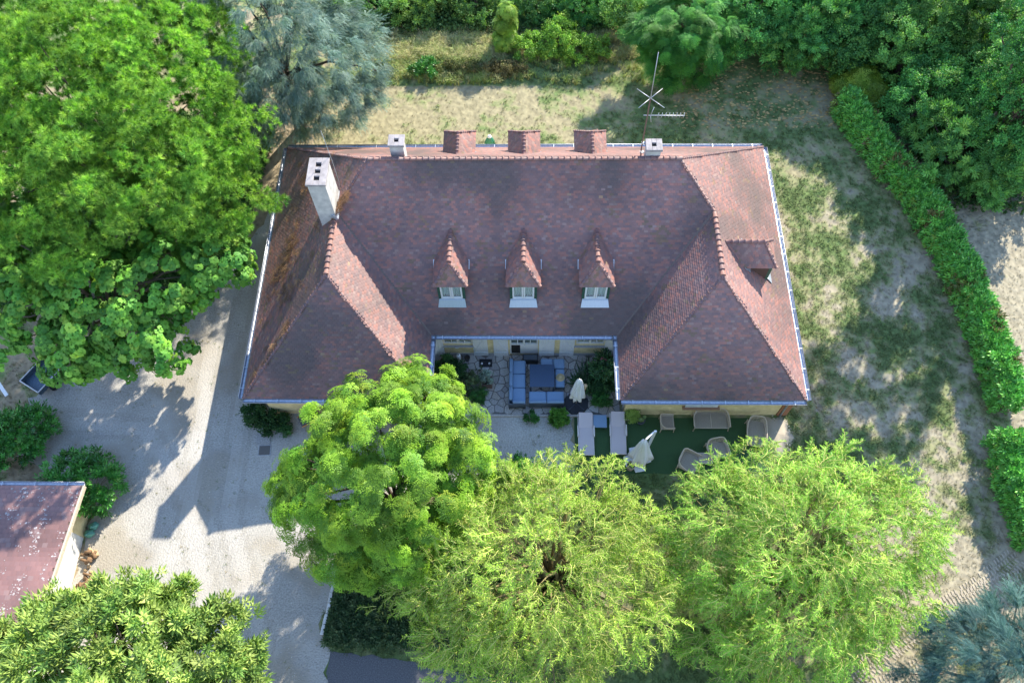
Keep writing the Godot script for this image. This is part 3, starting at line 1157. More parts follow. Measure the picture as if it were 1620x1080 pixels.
# ---------------------------------------------------------------- materials
func make_materials() -> void:
	M.tile = tinted(0.62, 0.0, 0.5)
	M.tinted = tinted(0.9)
	M.leaf = tinted(0.55, 0.75, 0.4)
	M.leaf_soft = tinted(0.65, 0.6, 0.35)
	M.leaf_gloss = tinted(0.38, 0.35, 0.5)
	M.needle = tinted(0.6, 0.8, 0.35)
	M.grass = tinted(0.8, 0.5, 0.3)
	M.twig_tint = tinted(0.7)
	M.pebble = tinted(0.9, 0.0, 0.3)
	M.ridge = []
	for k in 5:
		var c: Array = [[0.25, 0.13, 0.11], [0.2, 0.12, 0.11], [0.29, 0.16, 0.13], [0.22, 0.14, 0.125], [0.27, 0.14, 0.11]][k]
		M.ridge.append(grain(mat(c[0] * 1.05, c[1] * 1.05, c[2] * 1.05, 0.6), 0.03, Color(0.75, 0.75, 0.78), Color(1, 1, 1), 1.5, 20 + k))
	M.deck = mat(0.10, 0.075, 0.065, 0.9)
	M.zinc = grain(mat(0.5, 0.53, 0.58, 0.38, 0.75), 0.02, Color(0.72, 0.74, 0.78), Color(1, 1, 1), 0.8, 4)
	M.zinc_light = grain(mat(0.62, 0.66, 0.72, 0.42, 0.6), 0.03, Color(0.75, 0.78, 0.8), Color(1, 1, 1), 1.5, 5)
	M.valley = grain(mat(0.2, 0.15, 0.13, 0.8, 0.0), 0.03, Color(0.6, 0.6, 0.6), Color(1, 1, 1), 1.5, 6)
	M.wall = grain(mat(0.88, 0.73, 0.41, 0.92), 0.012, Color(0.84, 0.83, 0.8), Color(1, 1, 1), 0.35, 7, 1.2)
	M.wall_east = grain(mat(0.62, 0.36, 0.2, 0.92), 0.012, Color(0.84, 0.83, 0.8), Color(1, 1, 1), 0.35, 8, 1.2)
	M.white_wall = grain(mat(0.8, 0.79, 0.76, 0.9), 0.012, Color(0.88, 0.88, 0.87), Color(1, 1, 1), 0.35, 9, 0.8)
	M.cream = grain(mat(0.66, 0.58, 0.44, 0.8), 0.03, Color(0.7, 0.7, 0.7), Color(1, 1, 1), 0.8, 10)
	M.plinth = grain(mat(0.46, 0.47, 0.48, 0.9), 0.03, Color(0.75, 0.75, 0.75), Color(1, 1, 1), 1.0, 11)
	M.sill_brown = mat(0.3, 0.17, 0.11, 0.8)
	M.terracotta = grain(mat(0.5, 0.22, 0.12, 0.9), 0.03, Color(0.7, 0.7, 0.7), Color(1, 1, 1), 1.0, 12)
	M.white_paint = grain(mat(0.8, 0.81, 0.81, 0.5), 0.02, Color(0.9, 0.9, 0.9), Color(1, 1, 1), 1.5, 13)
	M.shutter = grain(mat(0.82, 0.83, 0.83, 0.6), 0.02, Color(0.86, 0.87, 0.88), Color(1, 1, 1), 1.5, 14)
	M.green_paint = grain(mat(0.05, 0.13, 0.085, 0.6), 0.03, Color(0.6, 0.7, 0.65), Color(1, 1, 1), 1.5, 15)
	M.cheek = grain(mat(0.16, 0.085, 0.06, 0.85), 0.03, Color(0.6, 0.6, 0.6), Color(1, 1, 1), 1.5, 16)
	M.stack = grain(mat(0.55, 0.54, 0.51, 0.92), 0.012, Color(0.78, 0.79, 0.8), Color(1, 1, 1), 0.3, 17, 0.5)
	M.cap = grain(mat(0.36, 0.335, 0.335, 0.92), 0.012, Color(0.76, 0.76, 0.76), Color(1, 1, 1), 0.4, 18, 0.5)
	M.soot = mat(0.015, 0.014, 0.014, 0.95)
	M.dark_floor = mat(0.12, 0.1, 0.09, 0.7)
	M.curtain = mat(0.5, 0.6, 0.58, 0.9)
	var gl := StandardMaterial3D.new()
	gl.albedo_color = Color(0.75, 0.85, 0.86, 0.12)
	gl.roughness = 0.04
	gl.transparency = BaseMaterial3D.TRANSPARENCY_ALPHA
	M.glass = gl
	M.bark = grain(mat(0.17, 0.13, 0.1, 0.95), 0.03, Color(0.5, 0.5, 0.5), Color(1, 1, 1), 1.2, 19, 3.0)
	M.bark_pale = grain(mat(0.34, 0.29, 0.23, 0.95), 0.03, Color(0.55, 0.55, 0.55), Color(1, 1, 1), 1.2, 29, 3.0)
	M.bark_willow = grain(mat(0.33, 0.27, 0.12, 0.9), 0.03, Color(0.6, 0.6, 0.55), Color(1, 1, 1), 1.2, 30, 3.0)
	M.twig = mat(0.13, 0.1, 0.06, 0.9)
	M.soil_dark = grain(mat(0.07, 0.055, 0.045, 0.95), 0.05, Color(0.5, 0.5, 0.5), Color(1, 1, 1), 2.0, 31)
	M.mortar = grain(mat(0.2, 0.19, 0.18, 0.95), 0.05, Color(0.6, 0.6, 0.6), Color(1, 1, 1), 1.5, 32)
	M.stone = []
	for k in 6:
		var c: Array = [[0.54, 0.5, 0.45], [0.46, 0.43, 0.39], [0.58, 0.55, 0.5], [0.52, 0.45, 0.37], [0.42, 0.4, 0.38], [0.62, 0.6, 0.56]][k]
		M.stone.append(grain(mat(c[0], c[1], c[2], 0.88), 0.02, Color(0.72, 0.72, 0.73), Color(1, 1, 1), 1.0 + 0.1 * k, 40 + k, 1.5))
	M.concrete = grain(mat(0.46, 0.45, 0.43, 0.92), 0.03, Color(0.7, 0.7, 0.7), Color(1, 1, 1), 0.8, 50, 1.0)
	M.asphalt = grain(mat(0.16, 0.165, 0.175, 0.9), 0.06, Color(0.62, 0.62, 0.64), Color(1, 1, 1), 0.5, 51, 1.5)
	M.gravel = grain(mat(0.555, 0.51, 0.43, 0.95), 0.09, Color(0.8, 0.8, 0.8), Color(1, 1, 1), 0.17, 52, 3.0)
	M.turf = grain(mat(0.06, 0.135, 0.05, 0.95), 0.08, Color(0.55, 0.6, 0.55), Color(1, 1, 1), 0.7, 53, 2.0)
	M.blue_cloth = grain(mat(0.205, 0.31, 0.44, 0.9), 0.05, Color(0.85, 0.87, 0.9), Color(1, 1, 1), 1.2, 54, 0.8)
	M.navy = grain(mat(0.045, 0.085, 0.16, 0.45), 0.03, Color(0.8, 0.8, 0.8), Color(1, 1, 1), 1.0, 55)
	M.frame_dark = mat(0.07, 0.09, 0.115, 0.5, 0.3)
	M.black = mat(0.012, 0.014, 0.018, 0.6)
	M.taupe = grain(mat(0.62, 0.54, 0.54, 0.9), 0.06, Color(0.85, 0.85, 0.85), Color(1, 1, 1), 1.5, 56)
	M.taupe_frame = mat(0.62, 0.57, 0.53, 0.5)
	M.parasol = grain(mat(0.86, 0.87, 0.89, 0.85), 0.02, Color(0.9, 0.9, 0.9), Color(1, 1, 1), 1.0, 57)
	M.parasol.backlight_enabled = true
	M.parasol.backlight = Color(0.35, 0.35, 0.33)
	M.wicker = grain(mat(0.74, 0.62, 0.48, 0.75), 0.06, Color(0.65, 0.65, 0.65), Color(1, 1, 1), 2.0, 58)
	M.wicker_grey = grain(mat(0.58, 0.49, 0.39, 0.8), 0.06, Color(0.65, 0.65, 0.65), Color(1, 1, 1), 2.0, 59)
	M.straw = mat(0.5, 0.38, 0.2, 0.9)
	M.tan = mat(0.5, 0.36, 0.19, 0.8)
	M.green_bag = grain(mat(0.14, 0.4, 0.32, 0.6), 0.04, Color(0.7, 0.75, 0.75), Color(1, 1, 1), 1.5, 60)
	M.green_plastic = mat(0.03, 0.2, 0.12, 0.5)
	M.wood = grain(mat(0.3, 0.18, 0.095, 0.9), 0.04, Color(0.6, 0.6, 0.6), Color(1, 1, 1), 2.0, 61)
	M.wood_end = mat(0.42, 0.3, 0.17, 0.9)
	M.orange = mat(0.62, 0.27, 0.07, 0.6)
	M.dark_plastic = mat(0.05, 0.055, 0.065, 0.55)
	M.grey_plastic = mat(0.2, 0.19, 0.17, 0.6)
	M.trailer = grain(mat(0.12, 0.19, 0.27, 0.5, 0.3), 0.03, Color(0.6, 0.6, 0.6), Color(1, 1, 1), 1.0, 62)
	M.steel = mat(0.45, 0.46, 0.48, 0.5, 0.5)
	M.rust = grain(mat(0.3, 0.15, 0.11, 0.85, 0.1), 0.05, Color(0.5, 0.5, 0.5), Color(1, 1, 1), 2.0, 63)
	M.red = mat(0.35, 0.05, 0.04, 0.6)
	M.cardboard = mat(0.45, 0.34, 0.2, 0.9)
	M.pale_pot = mat(0.7, 0.72, 0.74, 0.6)
	M.clay_pot = grain(mat(0.2, 0.13, 0.1, 0.8), 0.04, Color(0.7, 0.7, 0.7), Color(1, 1, 1), 1.5, 64)

# ---------------------------------------------------------------- ground
func hedge_line(z: float) -> float:
	if z < -30.0:
		return 16.3 + (z + 30.0) * -0.2
	if z < -22.0:
		return lerpf(16.3, 19.6, (z + 30.0) / 8.0)
	return lerpf(19.6, 20.7, clampf((z + 22.0) / 8.0, 0, 1))

func greenness(x: float, z: float) -> float:
	var g := 0.43 + 0.55 * soil_noise.get_noise_2d(x * 1.0, z * 1.0) + 0.75 * patch_noise.get_noise_2d(x * 1.3 + 17, z * 1.3) + 0.5 * patch_noise.get_noise_2d(x * 4.5 + 70, z * 4.5)
	if z < -33.2:
		g += 0.45
	elif z < -26.0:
		g += lerpf(-0.3, 0.32, smoothstep(-3.0, 7.0, x))
		if x > 13.0:
			g -= 0.12
	elif x > 11.0:
		g += 0.12 * exp(-pow((x - 14.2 + (z + 18.0) * 0.12) / 2.2, 2.0)) + 0.04
		if z > -10.5:
			g -= 0.3 * smoothstep(-10.5, -7.5, z) * smoothstep(11.0, 14.0, x)
	if x > hedge_line(z) + 0.4 and z > -29.0:
		g -= 0.6
	if z > -11.0 and x > -8.0 and x < 13.0:
		g += 0.5
	if x < -11.0:
		g += -0.12
	return clampf(g, 0.0, 1.0)

func ground_colour(x: float, z: float, g: float, f: float) -> Color:
	var dry := Color(0.295, 0.265, 0.16)
	if x > 11.0 and z > -26.0:
		dry = Color(0.33, 0.295, 0.21)
	if x < -11.5:
		dry = Color(0.33, 0.27, 0.18)
	dry *= 0.95 + 0.38 * f
	var mid := Color(0.255, 0.26, 0.13)
	var green := Color(0.13, 0.185, 0.065) * (0.9 + 0.5 * f)
	return dry.lerp(mid, smoothstep(0.22, 0.52, g)).lerp(green, smoothstep(0.45, 0.9, g))

func build_ground() -> void:
	var W := 1500
	var Hh := 1160
	var x0 := -36.0
	var z0 := -52.0
	var sx := 72.0
	var sz := 56.0
	var data := PackedByteArray()
	data.resize(W * Hh * 3)
	var hts := PackedByteArray()
	hts.resize(W * Hh)
	var fine := FastNoiseLite.new()
	fine.seed = 9
	fine.frequency = 2.2
	fine.fractal_octaves = 3
	var cg := PackedFloat32Array()
	var step := 4
	var cw := W / step + 2
	var ch := Hh / step + 2
	cg.resize(cw * ch)
	for j in ch:
		for i in cw:
			cg[j * cw + i] = greenness(x0 + sx * i * step / W, z0 + sz * j * step / Hh)
	var lut := PackedByteArray()
	for k in 1025:
		lut.append(int(255.0 * pow(k / 1024.0, 1.0 / 2.2)))
	for j in Hh:
		var z := z0 + sz * j / Hh
		var cj := (j / step) * cw
		for i in W:
			var x := x0 + sx * i / W
			var f := fine.get_noise_2d(x, z)
			var fi := float(i % step) / step
			var fj := float(j % step) / step
			var q := cj + i / step
			var g: float = lerpf(lerpf(cg[q], cg[q + 1], fi), lerpf(cg[q + cw], cg[q + cw + 1], fi), fj) + f * 0.28
			var c := ground_colour(x, z, clampf(g, 0.0, 1.0), f)
			var o := (j * W + i) * 3
			data[o] = lut[clampi(int(c.r * 1024.0), 0, 1024)]
			data[o + 1] = lut[clampi(int(c.g * 1024.0), 0, 1024)]
			data[o + 2] = lut[clampi(int(c.b * 1024.0), 0, 1024)]
			hts[j * W + i] = clampi(int(128.0 + f * 150.0), 0, 255)
	var im := Image.create_from_data(W, Hh, false, Image.FORMAT_RGB8, data)
	var m := StandardMaterial3D.new()
	m.albedo_texture = ImageTexture.create_from_image(im)
	m.roughness = 0.95
	m.metallic_specular = 0.2
	var hi := Image.create_from_data(W, Hh, false, Image.FORMAT_L8, hts)
	hi.convert(Image.FORMAT_RGBA8)
	hi.bump_map_to_normal_map(2.5)
	m.normal_enabled = true
	m.normal_texture = ImageTexture.create_from_image(hi)
	m.normal_scale = 0.3
	var st := SurfaceTool.new()
	st.begin(Mesh.PRIMITIVE_TRIANGLES)
	st.set_smooth_group(-1)
	var e := 260.0
	var cs := [Vector3(-e, 0, -e), Vector3(e, 0, -e), Vector3(e, 0, e), Vector3(-e, 0, e)]
	for k in [0, 1, 2, 0, 2, 3]:
		var p: Vector3 = cs[k]
		st.set_uv(Vector2((p.x - x0) / sx, (p.z - z0) / sz))
		st.set_normal(Vector3.UP)
		st.set_tangent(Plane(1, 0, 0, 1))
		st.add_vertex(p)
	var o := MeshInstance3D.new()
	o.name = "ground"
	o.mesh = st.commit()
	o.material_override = m
	o.set_meta("kind", "structure")
	add_child(o)

var gravel_poly := PackedVector2Array()
var road_poly := PackedVector2Array()

func ragged(pts: Array, amp: float, step: float) -> PackedVector2Array:
	var out := PackedVector2Array()
	for k in pts.size():
		var a := Vector2(pts[k][0], pts[k][1])
		var b := Vector2(pts[(k + 1) % pts.size()][0], pts[(k + 1) % pts.size()][1])
		var n := maxi(1, int(a.distance_to(b) / step))
		for i in n:
			var p := a.lerp(b, float(i) / n)
			var nn := (b - a).normalized().orthogonal()
			out.append(p + (nn * patch_noise.get_noise_2d(p.x * 7.0, p.y * 7.0) * amp * 2.0 if i else Vector2.ZERO))
	return out

func sheet(called: String, poly: PackedVector2Array, y: float, m: Material, thick := 0.0) -> MeshInstance3D:
	var st := new_st()
	if thick > 0.0:
		prism(st, poly, y - thick, y)
	else:
		var ids := Geometry2D.triangulate_polygon(poly)
		for k in range(0, ids.size(), 3):
			var A := Vector3(poly[ids[k]].x, y, poly[ids[k]].y)
			var B := Vector3(poly[ids[k + 1]].x, y, poly[ids[k + 1]].y)
			var C := Vector3(poly[ids[k + 2]].x, y, poly[ids[k + 2]].y)
			if (B - A).cross(C - A).y > 0.0:
				tri(st, A, B, C)
			else:
				tri(st, A, C, B)
	return struct(called, st, m)

func gravel_sheet() -> void:
	var W := 1000
	var Hh := 1200
	var x0 := -23.5
	var z0 := -27.0
	var sx := 26.0
	var sz := 31.2
	var data := PackedByteArray()
	data.resize(W * Hh * 3)
	var hts := PackedByteArray()
	hts.resize(W * Hh)
	var fine := FastNoiseLite.new()
	fine.seed = 31
	fine.frequency = 11.0
	fine.fractal_octaves = 3
	fine.fractal_gain = 0.7
	var ruts := [[[-12.6, -24.0], [-13.0, -16.0], [-12.6, -9.0], [-10.5, -4.0], [-10.0, 2.0]], [[-14.2, -23.0], [-14.8, -16.0], [-14.3, -9.0], [-12.1, -3.4], [-11.6, 2.0]], [[-21.0, -13.2], [-17.0, -12.8], [-14.4, -9.5], [-12.2, -4.0]]]
	var near := PackedFloat32Array()
	var cw := W / 8 + 1
	near.resize(cw * (Hh / 8 + 1))
	for j in Hh / 8 + 1:
		for i in cw:
			var p := Vector2(x0 + sx * i * 8 / W, z0 + sz * j * 8 / Hh)
			var best := 9.0
			for r: Array in ruts:
				for k in r.size() - 1:
					best = minf(best, p.distance_to(Geometry2D.get_closest_point_to_segment(p, Vector2(r[k][0], r[k][1]), Vector2(r[k + 1][0], r[k + 1][1]))))
			near[j * cw + i] = best
	for j in Hh:
		var z := z0 + sz * j / Hh
		for i in W:
			var x := x0 + sx * i / W
			var f := fine.get_noise_2d(x, z)
			var b := patch_noise.get_noise_2d(x * 1.2, z * 1.2)
			var c := Color(0.385, 0.37, 0.335) * (1.0 + 0.45 * f + 0.16 * b)
			var soilish := clampf((soil_noise.get_noise_2d(x * 1.6 + 40, z * 1.6) + 0.35 * f - 0.12) * 2.2, 0.0, 0.55)
			c = c.lerp(Color(0.28, 0.24, 0.175), soilish)
			var rut := near[(j / 8) * cw + i / 8]
			if rut < 0.35:
				c = c.lerp(Color(0.44, 0.42, 0.385) * (1.0 + 0.3 * f), 0.45 * smoothstep(0.35, 0.15, rut + f * 0.1))
			elif rut < 0.6:
				c = c.lerp(Color(0.3, 0.28, 0.24) * (1.0 + 0.5 * f), 0.35)
			var o := (j * W + i) * 3
			data[o] = clampi(int(255.0 * pow(maxf(c.r, 0.0), 0.4545)), 0, 255)
			data[o + 1] = clampi(int(255.0 * pow(maxf(c.g, 0.0), 0.4545)), 0, 255)
			data[o + 2] = clampi(int(255.0 * pow(maxf(c.b, 0.0), 0.4545)), 0, 255)
			hts[j * W + i] = clampi(int(128.0 + f * 170.0), 0, 255)
	var m := StandardMaterial3D.new()
	m.albedo_texture = ImageTexture.create_from_image(Image.create_from_data(W, Hh, false, Image.FORMAT_RGB8, data))
	m.roughness = 0.95
	m.metallic_specular = 0.2
	var hi := Image.create_from_data(W, Hh, false, Image.FORMAT_L8, hts)
	hi.convert(Image.FORMAT_RGBA8)
	hi.bump_map_to_normal_map(2.0)
	m.normal_enabled = true
	m.normal_texture = ImageTexture.create_from_image(hi)
	m.normal_scale = 0.35
	var st := SurfaceTool.new()
	st.begin(Mesh.PRIMITIVE_TRIANGLES)
	var ids := Geometry2D.triangulate_polygon(gravel_poly)
	for k in range(0, ids.size(), 3):
		var t: Array[Vector2] = [gravel_poly[ids[k]], gravel_poly[ids[k + 1]], gravel_poly[ids[k + 2]]]
		if (t[1] - t[0]).cross(t[2] - t[0]) < 0.0:
			t = [t[0], t[2], t[1]]
		for p in t:
			st.set_uv(Vector2((p.x - x0) / sx, (p.y - z0) / sz))
			st.set_normal(Vector3.UP)
			st.set_tangent(Plane(1, 0, 0, 1))
			st.add_vertex(Vector3(p.x, 0.008, p.y))
	var o := MeshInstance3D.new()
	o.name = "gravel_drive"
	o.mesh = st.commit()
	o.material_override = m
	o.set_meta("kind", "structure")
	add_child(o)

func build_surfaces() -> void:
	gravel_poly = ragged([[-11.2, -26.5], [-13.2, -24.5], [-15.0, -20.0], [-17.5, -17.2], [-20.8, -15.4], [-22.6, -14.2], [-22.3, -11.4], [-20.6, -10.6], [-18.2, -9.6], [-18.35, -8], [-18.3, 3], [-7.62, 3], [-7.6, -3.9], [-8.05, -4.2], [-7.72, -7.0], [-6.0, -9.2], [-2.2, -10.7], [2.06, -10.7], [2.06, -13.44], [-4.3, -13.44], [-11.2, -13.4]], 0.22, 0.35)
	gravel_sheet()
	road_poly = ragged([[-7.6, -3.6], [-4.7, -3.25], [-1.5, -2.7], [4, -2.2], [10, -1.2], [10, 6], [-7.6, 6]], 0.1, 0.4)
	sheet("asphalt_road", road_poly, 0.014, M.asphalt)
	# loose stones on the gravel
	var xf: Array = []
	var cols := PackedColorArray()
	for k in 26000:
		var p := Vector2(rnd(-22.5, 2.0), rnd(-25, 0.5))
		if not Geometry2D.is_point_in_polygon(p, gravel_poly):
			continue
		var s := rnd(0.01, 0.024)
		xf.append(Transform3D(Basis(Vector3.UP, rnd(0, TAU)).scaled(Vector3(s, s * 0.7, s)), Vector3(p.x, 0.008, p.y)))
		var c := Color(0.48, 0.455, 0.41).lerp(Color(0.26, 0.245, 0.22), rng.randf()) * rnd(0.75, 1.25)
		c.a = 1.0
		cols.append(c)
	tag(copies("loose_gravel", G.pebble, M.pebble, xf, cols), "small loose stones scattered over the pale gravel drive", "gravel", "", "stuff")
	# fallen leaves and weeds on the gravel
	xf = []
	cols = PackedColorArray()
	for k in 3200:
		var p := Vector2(rnd(-22.5, 2.0), rnd(-25, 0.5))
		if not Geometry2D.is_point_in_polygon(p, gravel_poly):
			continue
		if patch_noise.get_noise_2d(p.x * 2.0, p.y * 2.0) < 0.0:
			continue
		var s := rnd(0.4, 1.0)
		xf.append(Transform3D(Basis(Vector3.UP, rnd(0, TAU)).scaled(Vector3(s, s * 0.7, s)), Vector3(p.x, 0.008, p.y)))
		var c := Color(0.3, 0.24, 0.13).lerp(Color(0.12, 0.2, 0.06), rng.randf())
		c.a = 1.0
		cols.append(c)
	tag(copies("weeds", G.grass0, M.grass, xf, cols), "sparse weeds and dry stalks growing through the gravel", "weeds", "", "stuff")
	# slabs in the drive
	var st := new_st()
	box(st, Vector3(-11.55, 0.02, -12.42), Vector3(0.62, 0.05, 0.82), Basis(Vector3.UP, 0.05), 0.006)
	tag(obj("concrete_slab", st, M.concrete), "pale concrete slab set in the gravel near the house corner", "slab")
	var mh := thing("manhole_cover", "darker square inspection cover in the gravel beside the pale slab", "manhole cover", Vector3(-11.42, 0, -11.75), 0.05)
	st = new_st()
	box(st, Vector3(0, 0.015, 0), Vector3(0.56, 0.04, 0.5), Basis(), 0.005)
	obj("cover_frame", st, M.plinth, mh)
	st = new_st()
	box(st, Vector3(0, 0.034, 0), Vector3(0.48, 0.012, 0.42))
	obj("cover_plate", st, M.mortar, mh)
	# edging
	var kerb := Node3D.new()
	kerb.name = "kerb"
	kerb.set_meta("kind", "structure")
	add_child(kerb)
	var a := Vector3(-7.62, 0, -7.0)
	var b := Vector3(-8.02, 0, -4.16)
	for k in 7:
		st = new_st()
		var p := a.lerp(b, (k + 0.5) / 7.0) + Vector3(rnd(-0.03, 0.03), 0.05, 0)
		box(st, p, Vector3(0.13, 0.14, 0.39), Basis(Vector3.UP, atan2((b - a).x, (b - a).z) + rnd(-0.06, 0.06)), 0.012)
		obj("kerb_stone", st, M.white_wall, kerb)
	# tyre tracks pressed in the soil
	for tr: Array in [[[22.5, -7.3], [19.3, -6.35], [17.2, -5.65], [14.8, -4.5], [12.6, -3.0]], [[19.8, -7.4], [17.9, -6.1], [15.8, -5.0], [13.6, -3.6], [11.5, -2.0]], [[17.0, -3.9], [15.2, -3.2], [13.4, -2.4], [11.5, -1.5]]]:
		var cv := Curve3D.new()
		for q: Array in tr:
			cv.add_point(Vector3(q[0], 0, q[1]))
		var ts := new_st()
		var n := int(cv.get_baked_length() / 0.15)
		for k in n:
			var p := cv.sample_baked(k * 0.15)
			var d := (cv.sample_baked(k * 0.15 + 0.1) - p).normalized()
			var s := d.cross(Vector3.UP)
			for c in 4:
				if rng.randf() < 0.12:
					continue
				box(ts, p + s * (-0.33 + 0.22 * c) + Vector3(0, 0.004, 0), Vector3(0.19, 0.04, 0.07), along(d, 0.0) * Basis(Vector3.UP, 0.25 if c < 2 else -0.25), 0.012)
		tag(obj("tyre_track", ts, M.track), ["tractor tyre track running along the field edge, the uppermost one", "tractor tyre track curving under the right willow", "tractor tyre track beside the blue spruce at the bottom"][used.tyre_track - 1 if used.has("tyre_track") else 0], "tyre track", "tractor tracks pressed into dry soil", "stuff")

func blocked(x: float, z: float) -> bool:
	if x > -11.35 and x < 11.05 and z > -26.05 and z < -13.4:
		return true
	if x > 2.0 and x < 10.7 and z > -13.6 and z < -10.7:
		return true
	var p := Vector2(x, z)
	return Geometry2D.is_point_in_polygon(p, gravel_poly) or Geometry2D.is_point_in_polygon(p, road_poly)

func build_grass() -> void:
	var xf: Array = []
	var cols := PackedColorArray()
	for k in 120000:
		var z := -44.0 + 43.0 * sqrt(rng.randf() * 0.85 + 0.15 * rng.randf())
		var x := rnd(-24, 31)
		if absf(x) > 21.0 + absf(z + 2) * 0.25:
			continue
		if blocked(x, z):
			continue
		var g := clampf(greenness(x, z) + rnd(-0.12, 0.12), 0, 1)
		if g < 0.3 and rng.randf() < 0.45:
			continue
		var c := ground_colour(x, z, g, rnd(-0.5, 0.5)) * rnd(0.75, 1.2)
		c.a = 1.0
		var s := rnd(0.5, 1.1) * (0.55 + 0.75 * g)
		if z < -33.0:
			s *= 1.4
		xf.append(Transform3D(Basis(Vector3.UP, rnd(0, TAU)).scaled(Vector3(s * 1.3, s, s * 1.3)), Vector3(x, 0, z)))
		cols.append(c)
	tag(copies("lawn_grass", G.grass0, M.grass, xf, cols), "short dry lawn grass with green patches around the house", "grass", "", "stuff")
	# leafy weeds in the lawn
	xf = []
	cols = PackedColorArray()
	for k in 5200:
		var x := rnd(11.5, 21)
		var z := rnd(-27, -6)
		if k % 3 == 0:
			x = rnd(-8, 18)
			z = rnd(-34, -27)
		if blocked(x, z) or greenness(x, z) < 0.5 or x > hedge_line(z) - 0.3:
			continue
		if patch_noise.get_noise_2d(x * 3.0 + 5, z * 3.0) < 0.05:
			continue
		var s := rnd(0.25, 0.65)
		xf.append(Transform3D(Basis(Vector3.UP, rnd(0, TAU)).scaled(Vector3(s, s * 0.7, s)), Vector3(x, 0, z)))
		var c := Color(0.09, 0.17, 0.06).lerp(Color(0.17, 0.26, 0.07), rng.randf())
		c.a = 1.0
		cols.append(c)
	tag(copies("lawn_weeds", G.sprig, M.leaf_soft, xf, cols), "leafy green weeds growing in clumps in the dry lawn", "weeds", "", "stuff")
	# tall dry grass on the bank behind the house
	xf = []
	cols = PackedColorArray()
	for k in 9000:
		var x := rnd(-9.5, 6.5)
		var z := rnd(-37.4, -33.2)
		var dens := 0.35 + 0.9 * patch_noise.get_noise_2d(x * 1.2, z * 3.0) + (0.4 if z < -35.0 else 0.0) - (0.25 if x > -2.0 else 0.0)
		if rng.randf() > dens:
			continue
		var s := rnd(0.5, 1.05)
		xf.append(Transform3D(Basis(Vector3.UP, rnd(0, TAU)).scaled(Vector3(s, s, s)), Vector3(x, 0, z)))
		var c := Color(0.56, 0.49, 0.25).lerp(Color(0.24, 0.36, 0.08), clampf(rng.randf() + (0.25 if z > -35.0 else -0.1), 0, 1)) * rnd(0.8, 1.15)
		c.a = 1.0
		cols.append(c)
	tag(copies("tall_grass", G.grass1, M.grass, xf, cols), "tall straw coloured grass growing on the bank behind the house", "grass", "", "stuff")
	# fallen leaves in the shade of the trees
	xf = []
	cols = PackedColorArray()
	for k in 900:
		var x := rnd(8.0, 17.0)
		var z := rnd(-35, -30)
		var s := rnd(0.05, 0.11)
		xf.append(Transform3D(Basis(Vector3.UP, rnd(0, TAU)).scaled(Vector3(s, s * 0.25, s * 0.7)), Vector3(x, 0.03, z)))
		var c := Color(0.42, 0.3, 0.12) * rnd(0.6, 1.2)
		c.a = 1.0
		cols.append(c)
	tag(copies("fallen_leaves", G.pebble, M.tinted, xf, cols), "tan fallen leaves lying in the shade below the yew", "leaves", "", "stuff")

# ---------------------------------------------------------------- terrace
func build_terrace() -> void:
	var x0 := -4.36
	var x1 := 4.13
	var z0 := -16.4
	var z1 := -13.46
	var st := new_st()
	box(st, Vector3((x0 + x1) * 0.5, 0.0, (z0 + z1) * 0.5), Vector3(x1 - x0, 0.1, z1 - z0))
	var T := struct("terrace", st, M.mortar)
	st = new_st()
	box(st, Vector3((x0 + x1) * 0.5, 0.03, z1 + 0.05), Vector3(x1 - x0, 0.14, 0.1), Basis(), 0.01)
	obj("terrace_edge", st, M.stone[0], T)
	var seeds: Array = []
	var cell := 0.345
	var nx := int((x1 - x0) / cell)
	var nz := int((z1 - z0) / cell)
	for j in range(-1, nz + 2):
		for i in range(-1, nx + 2):
			seeds.append(Vector2(x0 + (i + 0.5 + (0.5 if j % 2 else 0.0) + rnd(-0.42, 0.42)) * (x1 - x0) / nx, z0 + (j + 0.5 + rnd(-0.4, 0.4)) * (z1 - z0) / nz))
	for s: Vector2 in seeds:
		if s.x < x0 or s.x > x1 or s.y < z0 or s.y > z1:
			continue
		var poly := PackedVector2Array([Vector2(x0 + 0.01, z0 + 0.01), Vector2(x1 - 0.01, z0 + 0.01), Vector2(x1 - 0.01, z1 - 0.01), Vector2(x0 + 0.01, z1 - 0.01)])
		for o: Vector2 in seeds:
			if o == s or o.distance_to(s) > 1.3:
				continue
			var mid := (s + o) * 0.5
			var d := (o - s).normalized()
			var out := PackedVector2Array()
			for k in poly.size():
				var a := poly[k]
				var b := poly[(k + 1) % poly.size()]
				var da := (a - mid).dot(d) + 0.014
				var db := (b - mid).dot(d) + 0.014
				if da <= 0.0:
					out.append(a)
				if (da < 0.0) != (db < 0.0):
					out.append(a.lerp(b, da / (da - db)))
			poly = out
			if poly.size() < 3:
				break
		if poly.size() < 3:
			continue
		st = new_st()
		prism(st, poly, 0.03, 0.068 + rnd(-0.006, 0.008), 0.012)
		obj("flagstone", st, M.stone[rng.randi() % 6], T)

# ---------------------------------------------------------------- furniture
func cushion(parent: Node, called: String, c: Vector3, s: Vector3, m: Material, bs := Basis()) -> void:
	var st := new_st()
	box(st, c, s, bs, minf(s.x, minf(s.y, s.z)) * 0.3)
	obj(called, st, m, parent)

func legs_for(parent: Node, x0: float, x1: float, z0: float, z1: float, h: float, m: Material, w := 0.05) -> void:
	for x: float in [x0, x1]:
		for z: float in [z0, z1]:
			var st := new_st()
			box(st, Vector3(x, h * 0.5, z), Vector3(w, h, w))
			obj("leg", st, m, parent)

